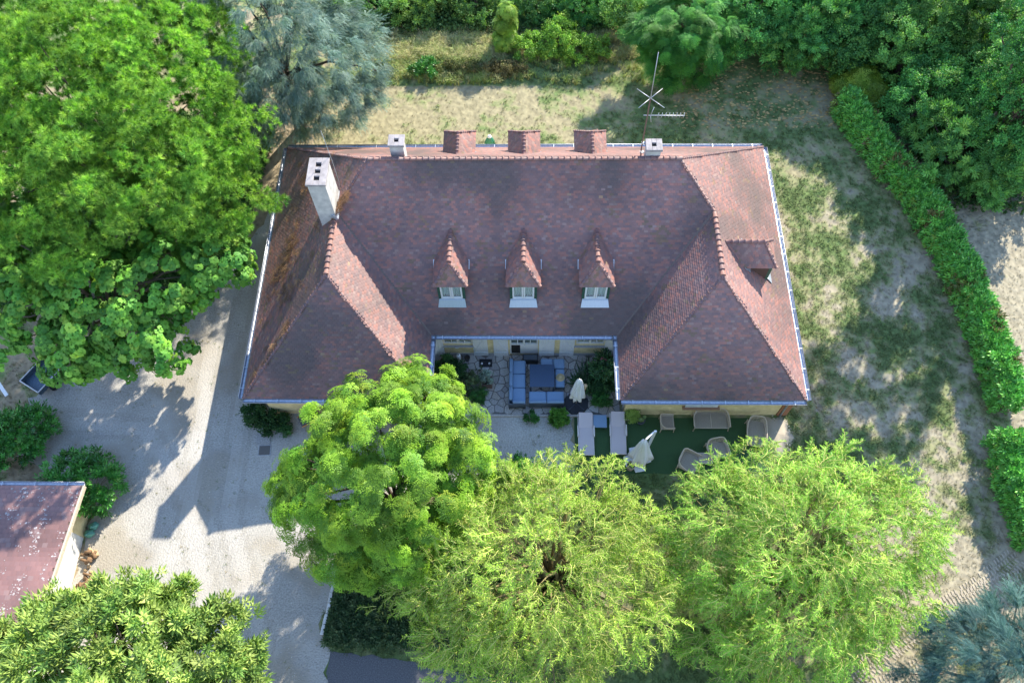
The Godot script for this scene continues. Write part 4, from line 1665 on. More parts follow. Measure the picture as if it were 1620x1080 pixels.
func build_furniture() -> void:
	var y := 0.07
	var s := thing("garden_sofa", "long blue cushioned outdoor sofa along the left side of the terrace table", "sofa", Vector3(-0.42, y, -14.83))
	var st := new_st()
	box(st, Vector3(0, 0.24, 0), Vector3(0.76, 0.1, 2.3), Basis(), 0.01)
	box(st, Vector3(-0.36, 0.4, 0), Vector3(0.04, 0.42, 2.3), Basis(), 0.008)
	box(st, Vector3(0.02, 0.4, 1.13), Vector3(0.715, 0.42, 0.04), Basis(), 0.008)
	obj("sofa_frame", st, M.frame_dark, s)
	legs_for(s, -0.34, 0.34, -1.1, 1.1, 0.19, M.frame_dark)
	for k in 3:
		cushion(s, "seat_cushion", Vector3(0.07, 0.36, -0.76 + 0.68 * k), Vector3(0.58, 0.15, 0.66), M.blue_cloth)
		cushion(s, "back_cushion", Vector3(-0.27, 0.53, -0.74 + 0.68 * k), Vector3(0.14, 0.34, 0.66), M.blue_cloth, Basis(Vector3(0, 0, 1), 0.12))
	cushion(s, "back_cushion", Vector3(0.08, 0.53, 1.03), Vector3(0.56, 0.34, 0.13), M.blue_cloth, Basis(Vector3.RIGHT, 0.1))
	s = thing("garden_table", "square dark navy outdoor dining table between the blue sofas", "table", Vector3(0.68, y, -15.04))
	st = new_st()
	box(st, Vector3(0, 0.66, 0), Vector3(1.1, 0.045, 1.1), Basis(), 0.01)
	obj("tabletop", st, M.navy, s)
	st = new_st()
	box(st, Vector3(0, 0.6, 0), Vector3(1.0, 0.06, 1.0))
	obj("apron", st, M.frame_dark, s)
	legs_for(s, -0.5, 0.5, -0.5, 0.5, 0.6, M.frame_dark, 0.06)
	s = thing("garden_bench", "blue cushioned two-seat bench sofa in front of the navy table", "sofa", Vector3(0.87, y, -14.08))
	st = new_st()
	box(st, Vector3(0, 0.24, 0), Vector3(1.56, 0.1, 0.66), Basis(), 0.01)
	box(st, Vector3(0, 0.38, 0.33), Vector3(1.56, 0.4, 0.04), Basis(), 0.008)
	obj("sofa_frame", st, M.frame_dark, s)
	legs_for(s, -0.72, 0.72, -0.28, 0.28, 0.19, M.frame_dark)
	for x: float in [-0.39, 0.39]:
		cushion(s, "seat_cushion", Vector3(x, 0.36, -0.06), Vector3(0.76, 0.15, 0.52), M.blue_cloth)
		cushion(s, "back_cushion", Vector3(x, 0.5, 0.25), Vector3(0.76, 0.3, 0.13), M.blue_cloth, Basis(Vector3.RIGHT, 0.1))
	s = thing("corner_sofa", "blue L-shaped corner sofa on the far right side of the navy table", "sofa", Vector3(1.15, y, -15.35))
	st = new_st()
	box(st, Vector3(0, 0.24, -0.42), Vector3(1.08, 0.1, 0.5), Basis(), 0.01)
	box(st, Vector3(0.33, 0.24, 0.29), Vector3(0.42, 0.1, 0.9), Basis(), 0.01)
	obj("sofa_frame", st, M.frame_dark, s)
	legs_for(s, -0.5, 0.5, -0.62, 0.68, 0.19, M.frame_dark)
	cushion(s, "seat_cushion", Vector3(-0.25, 0.36, -0.42), Vector3(0.54, 0.15, 0.48), M.blue_cloth)
	cushion(s, "seat_cushion", Vector3(0.3, 0.36, -0.42), Vector3(0.5, 0.15, 0.48), M.blue_cloth)
	cushion(s, "seat_cushion", Vector3(0.33, 0.36, 0.07), Vector3(0.42, 0.15, 0.44), M.blue_cloth)
	cushion(s, "seat_cushion", Vector3(0.33, 0.36, 0.52), Vector3(0.42, 0.15, 0.44), M.blue_cloth)
	s = thing("straw_hat", "round woven straw hat lying on the blue corner sofa", "hat", Vector3(1.5, y + 0.435, -15.06))
	st = new_st(false)
	lathe(st, [Vector2(0.2, 0.0), Vector2(0.19, 0.012), Vector2(0.1, 0.016), Vector2(0.095, 0.06), Vector2(0.075, 0.095), Vector2(0.001, 0.105)], 24, Vector3.ZERO)
	obj("hat_body", st, M.straw, s)
	# loungers
	var l := thing("sun_lounger", "taupe sun lounger left of the small blue table", "sun lounger", Vector3(2.57, 0.03, -12.45), 0.0, "sun loungers on the green mat")
	st = new_st()
	box(st, Vector3(-0.32, 0.25, 0), Vector3(0.045, 0.05, 1.9), Basis(), 0.008)
	box(st, Vector3(0.32, 0.25, 0), Vector3(0.045, 0.05, 1.9), Basis(), 0.008)
	box(st, Vector3(0, 0.25, 0.93), Vector3(0.59, 0.05, 0.04), Basis(), 0.008)
	obj("lounger_frame", st, M.taupe_frame, l)
	legs_for(l, -0.3, 0.3, -0.75, 0.8, 0.225, M.taupe_frame, 0.045)
	cushion(l, "foot_panel", Vector3(0, 0.285, 0.31), Vector3(0.6, 0.025, 1.26), M.taupe)
	cushion(l, "back_panel", Vector3(0, 0.38, -0.62), Vector3(0.6, 0.03, 0.66), M.taupe, Basis(Vector3.RIGHT, 0.27))
	for x: float in [-0.35, 0.35]:
		st = new_st()
		box(st, Vector3(x, 0.43, -0.1), Vector3(0.05, 0.03, 0.5), Basis(), 0.008)
		box(st, Vector3(x, 0.335, 0.1), Vector3(0.035, 0.17, 0.035))
		box(st, Vector3(x, 0.335, -0.3), Vector3(0.035, 0.17, 0.035))
		obj("armrest", st, M.taupe_frame, l)
	dup(l, Vector3(3.96, 0.03, -12.5), -0.02, "taupe sun lounger right of the small blue table")
	s = thing("side_table", "low blue square side table between the two sun loungers", "side table", Vector3(3.2, 0.03, -13.04))
	st = new_st()
	box(st, Vector3(0, 0.31, 0), Vector3(0.58, 0.035, 0.58), Basis(), 0.008)
	obj("tabletop", st, M.blue_cloth, s)
	legs_for(s, -0.25, 0.25, -0.25, 0.25, 0.29, M.frame_dark, 0.04)
	# parasols
	s = thing("folded_parasol", "folded white parasol standing on a dark octagonal base on the terrace", "parasol", Vector3(2.2, y, -13.98))
	st = new_st()
	var oct := PackedVector2Array()
	for k in 8:
		oct.append(Vector2(cos(TAU * (k + 0.5) / 8.0), sin(TAU * (k + 0.5) / 8.0)) * 0.56)
	prism(st, oct, 0.0, 0.09, 0.015)
	obj("parasol_base", st, M.black, s)
	st = new_st()
	for k in 2:
		box(st, Vector3(0, 0.093, 0), Vector3(1.0, 0.006, 0.015), Basis(Vector3.UP, PI * 0.25 + PI * 0.5 * k))
	obj("base_seam", st, M.frame_dark, s)
	st = new_st(false)
	tube(st, [Vector3(0, 0.09, 0), Vector3(0, 2.6, 0)], 0.03, 0.025, 10)
	obj("pole", st, M.taupe_frame, s)
	st = new_st(false)
	lathe(st, [Vector2(0.02, 2.58), Vector2(0.07, 2.52), Vector2(0.13, 2.3), Vector2(0.19, 1.8), Vector2(0.25, 1.25), Vector2(0.3, 0.82), Vector2(0.27, 0.8), Vector2(0.2, 1.1)], 56, Vector3.ZERO, 0.24, 7, 0.85)
	obj("canopy", st, M.parasol, s)
	st = new_st(false)
	tube(st, [Vector3(0.24, 1.15, -0.08), Vector3(0.3, 1.75, -0.1)], 0.05, 0.085, 10)
	obj("rolled_sleeve", st, M.tan, s)
	s = thing("folded_parasol", "large white cantilever parasol folded over the green mat", "parasol", Vector3(4.75, 0.03, -11.4))
	st = new_st(false)
	lathe(st, [Vector2(0.03, 2.35), Vector2(0.09, 2.3), Vector2(0.16, 2.05), Vector2(0.24, 1.6), Vector2(0.32, 1.15), Vector2(0.39, 0.8), Vector2(0.47, 0.45), Vector2(0.44, 0.44), Vector2(0.3, 0.7)], 64, Vector3.ZERO, 0.2, 6, 0.85, Vector3(-0.05, 0, 0))
	obj("canopy", st, M.parasol, s)
	for k in 4:
		st = new_st()
		var a := 0.2 + TAU * k / 4.0
		slab(st, [Vector3(0.05, 0.08, -0.3), Vector3(0.05, 0.08, 0.3), Vector3(0.56, 0.07, 0.22), Vector3(0.56, 0.07, -0.22)].map(func(p: Vector3) -> Vector3: return Basis(Vector3.UP, a) * p), 0.05)
		obj("base_plate", st, M.parasol, s)
	st = new_st()
	box(st, Vector3(0.42, 1.25, -0.35), Vector3(0.11, 2.5, 0.08), Basis(Vector3(0, 0, 1), -0.03), 0.01)
	box(st, Vector3(0.22, 2.44, -0.16), Vector3(0.46, 0.08, 0.07), Basis(Vector3.UP, 0.75), 0.01)
	obj("mast", st, M.white_paint, s)
	s = thing("waste_basket", "small round grey basket beside the folded cantilever parasol", "basket", Vector3(4.42, 0.03, -11.02))
	st = new_st(false)
	lathe(st, [Vector2(0.001, 0.0), Vector2(0.14, 0.0), Vector2(0.18, 0.42), Vector2(0.185, 0.44), Vector2(0.165, 0.44), Vector2(0.13, 0.06)], 20, Vector3.ZERO)
	obj("basket_body", st, M.wicker_grey, s)
	st = new_st(false)
	lathe(st, [Vector2(0.155, 0.36), Vector2(0.001, 0.37)], 16, Vector3.ZERO)
	obj("basket_liner", st, M.black, s)
	wicker_seat("wicker_armchair", "small wicker armchair facing the wicker sofa by the ochre wall", Vector3(6.1, 0.03, -12.98), PI * 0.5, 0.66, 0.66)
	wicker_seat("wicker_sofa", "two-seat wicker sofa under the ochre wall window", Vector3(8.02, 0.03, -13.1), 0.0, 1.55, 0.82)
	wicker_seat("wicker_lounge_chair", "long wicker daybed chair at the right end of the mat", Vector3(9.9, 0.03, -12.5), -0.12, 0.84, 1.3)
	wicker_seat("wicker_armchair", "wicker chair at the mat's front edge, partly under willow twigs", Vector3(6.9, 0.03, -11.2), PI * 0.5 - 0.5, 0.9, 0.85)
	wicker_seat("wicker_armchair", "rounded wicker chair behind the low table, below willow twigs", Vector3(8.15, 0.03, -11.75), 0.2, 0.9, 0.8)
	s = thing("coffee_table", "low woven table between the wicker chairs", "coffee table", Vector3(7.6, 0.03, -11.35))
	st = new_st()
	box(st, Vector3(0, 0.38, 0), Vector3(0.6, 0.04, 0.5), Basis(), 0.01)
	obj("tabletop", st, M.wicker_grey, s)
	legs_for(s, -0.25, 0.25, -0.2, 0.2, 0.36, M.wicker, 0.04)

func wicker_seat(called: String, label: String, at: Vector3, turn: float, w: float, d: float) -> void:      # back at -Z
	var t := thing(called, label, "sofa" if w > 1.2 else "chair", at, turn, "wicker seats on the green mat")
	var hw := w * 0.5
	var hd := d * 0.5
	var st := new_st(false)
	var rim: Array = []
	for k in 25:                               # top rail: arm, round the back, arm
		var a := PI * k / 24.0
		var ca := cos(a)
		var sa := sin(a)
		var x := signf(ca) * pow(absf(ca), 0.45) * hw
		var z := hd * 0.9 - pow(sa, 0.45) * (hd * 1.9)
		rim.append(Vector3(x, 0.5 + 0.24 * pow(sa, 1.5), z))
	tube(st, rim, 0.026, 0.026, 7)
	obj("top_rail", st, M.wicker, t)
	st = new_st(false)
	tube(st, [Vector3(-hw * 0.92, 0.32, hd * 0.88), Vector3(hw * 0.92, 0.32, hd * 0.88), Vector3(hw * 0.92, 0.32, -hd * 0.85), Vector3(-hw * 0.92, 0.32, -hd * 0.85), Vector3(-hw * 0.92, 0.32, hd * 0.88)], 0.022, 0.022, 6)
	obj("seat_rail", st, M.wicker, t)
	for k in 4:
		st = new_st(false)
		var x := hw * (0.94 if k % 2 else -0.94)
		var z := hd * (0.88 if k < 2 else -0.8)
		tube(st, [Vector3(x * 1.04, 0, z * 1.05), Vector3(x, 0.32, z), Vector3(x * 1.02, 0.52, z)], 0.024, 0.02, 6)
		obj("leg", st, M.wicker, t)
	st = new_st()                               # woven seat
	var n := int(w / 0.055)
	for k in n:
		box(st, Vector3(-hw * 0.9 + w * 0.9 * (k + 0.5) / n, 0.325 + 0.006 * (k % 2), 0), Vector3(0.034, 0.008, d * 0.84))
	n = int(d / 0.055)
	for k in n:
		box(st, Vector3(0, 0.331 + 0.006 * (k % 2), -hd * 0.84 + d * 0.84 * (k + 0.5) / n), Vector3(w * 0.9, 0.008, 0.034))
	var ws := obj("woven_seat", st, M.wicker_grey, t)
	ws.set_meta("kind", "stuff")
	st = new_st(false)                          # woven sides and back: uprights and weavers
	for k in range(0, 25):
		var p: Vector3 = rim[k]
		tube(st, [Vector3(p.x * 0.94, 0.32, clampf(p.z * 0.94, -hd * 0.86, hd * 0.86)), p], 0.008, 0.008, 4, false)
	for j in 4:
		var ring: Array = []
		for k in 25:
			var p: Vector3 = rim[k]
			ring.append(Vector3(p.x * 0.94, 0.32, clampf(p.z * 0.94, -hd * 0.86, hd * 0.86)).lerp(p, (j + 0.6) / 4.6))
		tube(st, ring, 0.012, 0.012, 4, false)
	ws = obj("woven_back", st, M.wicker, t)
	ws.set_meta("kind", "stuff")
	if w > 1.2:
		st = new_st(false)
		tube(st, [Vector3(0, 0.335, hd * 0.85), Vector3(0, 0.345, -hd * 0.85), Vector3(0, 0.74, -hd * 0.99)], 0.016, 0.016, 6)
		obj("middle_rail", st, M.wicker, t)

func build_small_things() -> void:
	var st := new_st()
	# green mat
	var mat_poly := ragged([[2.1, -13.34], [10.45, -13.34], [10.4, -10.85], [2.1, -10.75]], 0.02, 0.6)
	prism(st, mat_poly, 0.0, 0.03)
	tag(obj("grass_mat", st, M.turf), "dark green artificial grass mat under the loungers and wicker seats", "mat")
	# rubble at the end of the mat
	var r := thing("rubble_heap", "low heap of pale sandy rubble at the house's right front corner", "rubble", Vector3(10.85, 0, -12.6))
	st = new_st(false)
	lathe(st, [Vector2(0.72, 0.0), Vector2(0.6, 0.07), Vector2(0.4, 0.13), Vector2(0.2, 0.16), Vector2(0.001, 0.17)], 26, Vector3.ZERO, 0.16, 5, 1.25)
	obj("sand_heap", st, M.track, r)
	var xf: Array = []
	var cols := PackedColorArray()
	for k in 140:
		var a := rnd(0, TAU)
		var q := sqrt(rng.randf())
		var s := rnd(0.03, 0.09)
		xf.append(Transform3D(Basis(Vector3.UP, rnd(0, TAU)).scaled(Vector3(s, s, s)), Vector3(cos(a) * q * 0.75, 0.15 * (1.0 - q), sin(a) * q * 0.95)))
		var c := Color(0.55, 0.48, 0.36) * rnd(0.7, 1.2)
		c.a = 1.0
		cols.append(c)
	copies("stones", G.pebble, M.pebble, xf, cols, r)
	# antenna
	var an := thing("television_antenna", "tall rooftop aerial with crossed rods and a comb-like boom", "antenna", Vector3(4.62, 7.4, -21.95))
	st = new_st(false)
	tube(st, [Vector3(0.05, -0.3, 0.1), Vector3(0, 0.3, 0.05), Vector3(0, 3.1, 0)], 0.03, 0.024, 7)
	obj("mast", st, M.rust, an)
	st = new_st(false)
	tube(st, [Vector3(0, 3.1, 0), Vector3(-0.03, 5.3, 0)], 0.018, 0.012, 6)
	obj("whip", st, M.steel, an)
	for k in 4:
		st = new_st(false)
		var a := PI * 0.25 + PI * 0.5 * k
		tube(st, [Vector3(0, 3.1, 0), Vector3(cos(a) * 0.68, 3.1, sin(a) * 0.68)], 0.013, 0.011, 6)
		obj("crossed_rod", st, M.steel, an)
	st = new_st(false)
	tube(st, [Vector3(-0.15, 2.2, 0), Vector3(1.42, 2.2, 0.02)], 0.018, 0.018, 6)
	obj("boom", st, M.steel, an)
	for k in 8:
		st = new_st(false)
		var x := 0.42 + 0.14 * k
		tube(st, [Vector3(x, 2.06, -0.02), Vector3(x, 2.34, 0.02)], 0.012, 0.012, 5)
		obj("boom_element", st, M.steel, an)
	for k in 2:
		st = new_st(false)
		tube(st, [Vector3(0.12, 2.2, 0), Vector3(0.2, 2.2 + (0.4 if k else -0.4), -0.02)], 0.014, 0.014, 5)
		obj("reflector_arm", st, M.steel, an)
	for yy: float in [0.15, 0.7]:
		st = new_st()
		box(st, Vector3(0.05, yy, 0.05), Vector3(0.16, 0.05, 0.1))
		obj("mast_bracket", st, M.steel, an)
	var rod := thing("lightning_rod", "thin wire rod rising behind the tall chimney", "rod", Vector3(-7.72, 7.6, -20.86))
	st = new_st(false)
	tube(st, [Vector3(0, -1.0, 0), Vector3(0, 0.6, 0), Vector3(-0.06, 2.4, 0)], 0.014, 0.008, 5)
	obj("rod_shaft", st, M.steel, rod)
	# pine needle litter on the left slope
	xf = []
	cols = PackedColorArray()
	for k in 420:
		var x := 0.0
		var z := 0.0
		if k < 120:
			var lump := k % 6
			x = -10.35 + [0.0, 0.25, -0.3, 0.1, -0.15, 0.2][lump] + rng.randfn(0.0, 0.24)
			z = -18.6 + [0.0, -0.9, 0.8, 1.3, -0.4, -1.2][lump] + rng.randfn(0.0, 0.42)
		elif k < 145:
			x = rng.randfn(-9.9, 0.18)
			z = rng.randfn(-22.9, 0.4)
		elif k < 168:
			x = rnd(-11.5, -9.6)
			z = -13.1 - (x + 11.73) - absf(rng.randfn(0.0, 0.3))
		elif k < 225:
			x = -8.0 + rnd(0, 0.8)
			z = -19.4 - rnd(-0.4, 0.4) + (x + 8.0) * -1.0
		else:
			x = rnd(-11.6, -8.0)
			z = rnd(-25, -14.5)
			if patch_noise.get_noise_2d(x * 2.0, z) < 0.05:
				continue
		if x < -11.7 or z < -26.2 or z > -13.1 - (x + 11.73) * 0.98:
			continue
		var h := 2.7 + (x + 11.73) * 0.957
		var s := rnd(0.5, 1.7)
		xf.append(Transform3D(Basis(Vector3(0, 0, 1), 0.76) * Basis(Vector3.UP, rnd(0, TAU)).scaled(Vector3(s, s * 1.6, s)), Vector3(x, h + 0.05, z)))
		var c := Color(0.16, 0.09, 0.05).lerp(Color(0.42, 0.22, 0.09), rng.randf()) * rnd(0.5, 1.3)
		c.a = 1.0
		cols.append(c)
	tag(copies("needle_litter", G.needles, M.tinted, xf, cols), "drifts of orange pine needle litter on the left roof slope", "leaf litter", "", "stuff")
	# bins by the left wing
	for q: Array in [[-9.62, -12.85, 0.55, "wheeled bin with square dark lid and orange rim by left wing wall", true], [-9.42, -13.22, 0.2, "wheeled bin with rounded dark lid touching the left wing wall", false]]:
		var b := thing("wheeled_bin", q[3], "bin", Vector3(q[0], 0, q[1]), q[2], "bins against the left wing")
		st = new_st()
		box(st, Vector3(0, 0.42, 0), Vector3(0.4, 0.78, 0.4), Basis(), 0.04)
		obj("bin_body", st, M.grey_plastic if q[4] else M.dark_plastic, b)
		st = new_st()
		box(st, Vector3(0, 0.86, 0), Vector3(0.45, 0.08, 0.46), Basis(Vector3.RIGHT, 0.12), 0.03 if q[4] else 0.035)
		obj("lid", st, M.dark_plastic, b)
		if q[4]:
			st = new_st()
			box(st, Vector3(0, 0.8, 0.235), Vector3(0.46, 0.06, 0.03), Basis(), 0.01)
			box(st, Vector3(0, 0.86, -0.255), Vector3(0.46, 0.06, 0.03), Basis(), 0.01)
			obj("orange_rim", st, M.orange, b)
		for x: float in [-0.2, 0.2]:
			st = new_st(false)
			tube(st, [Vector3(x - 0.025, 0.09, -0.2), Vector3(x + 0.025, 0.09, -0.2)], 0.09, 0.09, 12)
			obj("wheel", st, M.black, b)
	# trailer under the broadleaf tree
	var tl := thing("trailer", "small open blue-grey metal trailer under the edge of the left tree", "trailer", Vector3(-21.95, 0, -15.05), -0.52)
	st = new_st()
	box(st, Vector3(0, 0.36, 0), Vector3(1.1, 0.03, 1.3))
	obj("trailer_floor", st, M.trailer, tl)
	for q: Array in [[0.0, 0.66, 1.16, 0.03], [0.0, -0.66, 1.16, 0.03], [0.57, 0.0, 0.03, 1.29], [-0.57, 0.0, 0.03, 1.29]]:
		st = new_st()
		box(st, Vector3(q[0], 0.48, q[1]), Vector3(q[2], 0.26, q[3]))
		obj("side_board", st, M.trailer, tl)
		st = new_st()
		box(st, Vector3(q[0], 0.625, q[1]), Vector3(q[2] + 0.02, 0.03, q[3] + 0.02), Basis(), 0.006)
		obj("rim_rail", st, M.steel, tl)
	for x: float in [-0.66, 0.66]:
		st = new_st(false)
		tube(st, [Vector3(x - 0.06, 0.24, 0), Vector3(x + 0.06, 0.24, 0)], 0.24, 0.24, 20)
		obj("tyre", st, M.black, tl)
	st = new_st()
	box(st, Vector3(-0.25, 0.32, -1.1), Vector3(0.05, 0.05, 0.9), Basis(Vector3.UP, -0.25))
	box(st, Vector3(0.25, 0.32, -1.1), Vector3(0.05, 0.05, 0.9), Basis(Vector3.UP, 0.25))
	obj("drawbar", st, M.red, tl)
	st = new_st()
	box(st, Vector3(0, 0, 0), Vector3(0.16, 0.03, 0.7), Basis(), 0.006)
	var pb := obj("board", st, M.cream)
	pb.position = Vector3(-22.05, 0.44, -15.1)
	pb.rotation = Vector3(0.1, 0.5, 0.2)
	tag(pb, "pale board lying inside the open trailer", "board")
	# sacks, logs and crate by the outbuilding
	for q: Array in [[-18.05, -8.42, 0.6, "pale green sack lying nearer the shrub beside the outbuilding"], [-18.12, -8.1, 0.2, "bright green sack lying nearer the logs beside the outbuilding"]]:
		st = new_st(false)
		lathe(st, [Vector2(0.001, 0.0), Vector2(0.2, 0.03), Vector2(0.24, 0.12), Vector2(0.2, 0.2), Vector2(0.06, 0.26), Vector2(0.07, 0.32), Vector2(0.001, 0.33)], 20, Vector3.ZERO, 0.08, 5, 0.7)
		var sk := obj("sack", st, M.green_bag)
		sk.position = Vector3(q[0], 0.01, q[1])
		sk.rotation = Vector3(0.4, q[2], 0.3)
		tag(sk, q[3], "sack", "green sacks by the outbuilding")
	for k in 26:
		var far := k < 11
		var base := Vector3(-17.88, 0, -7.15) if far else Vector3(-17.82, 0, -6.05)
		var tier := (k % 3) * 0.5
		st = new_st(false)
		var rr := rnd(0.05, 0.085)
		var ln := rnd(0.24, 0.36)
		tube(st, [Vector3(-ln * 0.5, 0, 0), Vector3(ln * 0.5, 0, 0)], rr, rr * 0.95, 9)
		var lg := obj("log", st, M.wood if k % 3 else M.wood_end)
		lg.position = base + Vector3(rnd(-0.22, 0.22), 0.06 + tier * 0.16, rnd(-0.36, 0.36))
		lg.rotation = Vector3(rnd(-0.1, 0.1), rnd(0, PI), rnd(-0.3, 0.3))
		tag(lg, "split firewood log in the small pile nearer the green sacks" if far else "split firewood log in the small pile nearer the grey crate", "log", "firewood pile by the sacks" if far else "firewood pile by the crate")
	for k in 3:
		st = new_st(false)
		tube(st, [Vector3(0, 0, 0), Vector3(0, 0.07, 0)], 0.075, 0.07, 12)
		var lg := obj("log_slice", st, M.wood_end)
		lg.position = [Vector3(-17.86, 0.01, -6.72), Vector3(-17.96, 0.01, -6.58), Vector3(-17.72, 0.01, -6.5)][k]
		tag(lg, "round log slice lying on the gravel between the two firewood piles", "log slice", "log slices between the piles")
	var cr := thing("grey_crate", "grey box beside the outbuilding wall, half hidden by the front tree", "crate", Vector3(-17.75, 0, -5.35), 0.1)
	st = new_st()
	box(st, Vector3(0, 0.2, 0), Vector3(0.56, 0.4, 0.5), Basis(), 0.015)
	obj("crate_body", st, M.frame_dark, cr)
	st = new_st()
	box(st, Vector3(0, 0.42, 0), Vector3(0.6, 0.04, 0.54), Basis(), 0.01)
	obj("lid", st, M.grey_plastic, cr)
	st = new_st()
	box(st, Vector3(0, 0.03, 0), Vector3(0.16, 0.05, 1.2), Basis(), 0.008)
	var wp := obj("white_plank", st, M.white_paint)
	wp.position = Vector3(-23.75, 0.3, -14.6)
	wp.rotation = Vector3(0, 0.75, 0)
	tag(wp, "white plank at the left edge behind the shrub", "plank")
	# green cone behind the house
	var gp := thing("green_parasol", "closed green parasol with pale tip just behind the rear gutter", "parasol", Vector3(-1.95, 0.1, -28.4))
	st = new_st(false)
	lathe(st, [Vector2(0.03, 1.15), Vector2(0.1, 1.1), Vector2(0.2, 0.85), Vector2(0.28, 0.6), Vector2(0.25, 0.6)], 32, Vector3.ZERO, 0.1, 8)
	obj("canopy", st, M.green_plastic, gp)
	st = new_st(false)
	tube(st, [Vector3(0, 0, 0), Vector3(0, 1.15, 0)], 0.025, 0.025, 8)
	obj("pole", st, M.taupe_frame, gp)
	st = new_st(false)
	lathe(st, [Vector2(0.11, 1.1), Vector2(0.08, 1.17), Vector2(0.001, 1.2)], 16, Vector3.ZERO)
	obj("tip_cap", st, M.white_paint, gp)
	# things on the terrace
	var dt := thing("boot_tray", "black rectangular tray on the flagstones before the left shutters", "tray", Vector3(-1.88, 0.07, -15.96))
	st = new_st()
	box(st, Vector3(0, 0.015, 0), Vector3(0.58, 0.02, 0.36))
	obj("tray_floor", st, M.black, dt)
	st = new_st()
	for q: Array in [[0.0, 0.18, 0.58, 0.02], [0.0, -0.18, 0.58, 0.02], [0.28, 0.0, 0.02, 0.338], [-0.28, 0.0, 0.02, 0.338]]:
		box(st, Vector3(q[0], 0.035, q[1]), Vector3(q[2], 0.06, q[3]))
	obj("tray_rim", st, M.black, dt)
	for k in 2:
		st = new_st(false)
		lathe(st, [Vector2(0.001, 0.0), Vector2(0.045, 0.0), Vector2(0.05, 0.07), Vector2(0.03, 0.1), Vector2(0.001, 0.1)], 12, Vector3.ZERO, 0.1, 3)
		var c := obj("small_cup", st, M.pale_pot)
		c.position = Vector3(-2.05 + 0.34 * k, 0.095, -15.92)
		tag(c, "small pale cup standing at the left of the black tray" if k == 0 else "small pale cup standing at the right of the black tray", "cup", "cups in the black tray")
	var db := thing("black_box", "low black box with recessed lid in front of the terrace door", "box", Vector3(0.16, 0.07, -16.08))
	st = new_st()
	box(st, Vector3(0, 0.2, 0), Vector3(0.7, 0.4, 0.32), Basis(), 0.012)
	obj("box_body", st, M.black, db)
	st = new_st()
	box(st, Vector3(0, 0.404, 0.0), Vector3(0.6, 0.012, 0.24))
	obj("lid", st, M.frame_dark, db)
	var orn := thing("white_ornament", "slim white upright ornament under the left courtyard window", "ornament", Vector3(-3.1, 0.07, -16.1))
	st = new_st(false)
	lathe(st, [Vector2(0.001, 0), Vector2(0.1, 0.0), Vector2(0.1, 0.03), Vector2(0.07, 0.08), Vector2(0.09, 0.35), Vector2(0.1, 0.52), Vector2(0.07, 0.6), Vector2(0.001, 0.62)], 18, Vector3.ZERO)
	obj("ornament_body", st, M.white_paint, orn)
	st = new_st(false)
	lathe(st, [Vector2(0.035, 0.622), Vector2(0.03, 0.625), Vector2(0.001, 0.626)], 12, Vector3.ZERO)
	obj("top_hole", st, M.black, orn)
	pot("plant_pot", "dark clay pot left of the white ornament under the window", Vector3(-3.62, 0.07, -16.12), 0.13, 0.26, M.clay_pot)
	pot("plant_pot", "black pot right of the white ornament under the window", Vector3(-2.72, 0.07, -16.12), 0.13, 0.3, M.dark_plastic)
	pot("plant_pot", "brown pot standing among plants at the left of the terrace", Vector3(-3.1, 0.07, -15.25), 0.2, 0.3, M.clay_pot)
	var lamp := thing("wall_lamp", "small white ring lamp on the wall under the left window", "wall lamp", Vector3(-3.15, 0.92, -16.38))
	st = new_st(false)
	var ring: Array = []
	for k in 17:
		ring.append(Vector3(cos(TAU * k / 16.0) * 0.09, sin(TAU * k / 16.0) * 0.09, 0.03))
	tube(st, ring, 0.018, 0.018, 6, false)
	obj("lamp_ring", st, M.white_paint, lamp)
	st = new_st()
	box(st, Vector3(0, 0, 0.008), Vector3(0.06, 0.06, 0.03))
	obj("lamp_mount", st, M.zinc_light, lamp)
	var sq := thing("square_planter", "square brown planter below the grey-green plant on the terrace", "plant pot", Vector3(-1.78, 0.07, -14.93))
	st = new_st()
	for q: Array in [[0.0, 0.21, 0.46, 0.04], [0.0, -0.21, 0.46, 0.04], [0.21, 0.0, 0.04, 0.378], [-0.21, 0.0, 0.04, 0.378]]:
		box(st, Vector3(q[0], 0.17, q[1]), Vector3(q[2], 0.34, q[3]))
	obj("planter_side", st, M.clay_pot, sq)
	st = new_st()
	box(st, Vector3(0, 0.15, 0), Vector3(0.376, 0.28, 0.376))
	obj("potting_soil", st, M.soil_dark, sq)
	pot("plant_pot", "grey pot under the right wing's gutter corner beside the lounger", Vector3(4.42, 0.03, -13.3), 0.2, 0.34, M.grey_plastic)

# ---------------------------------------------------------------- planting
func C3(r: float, g: float, b: float) -> Color:
	return Color(r, g, b)

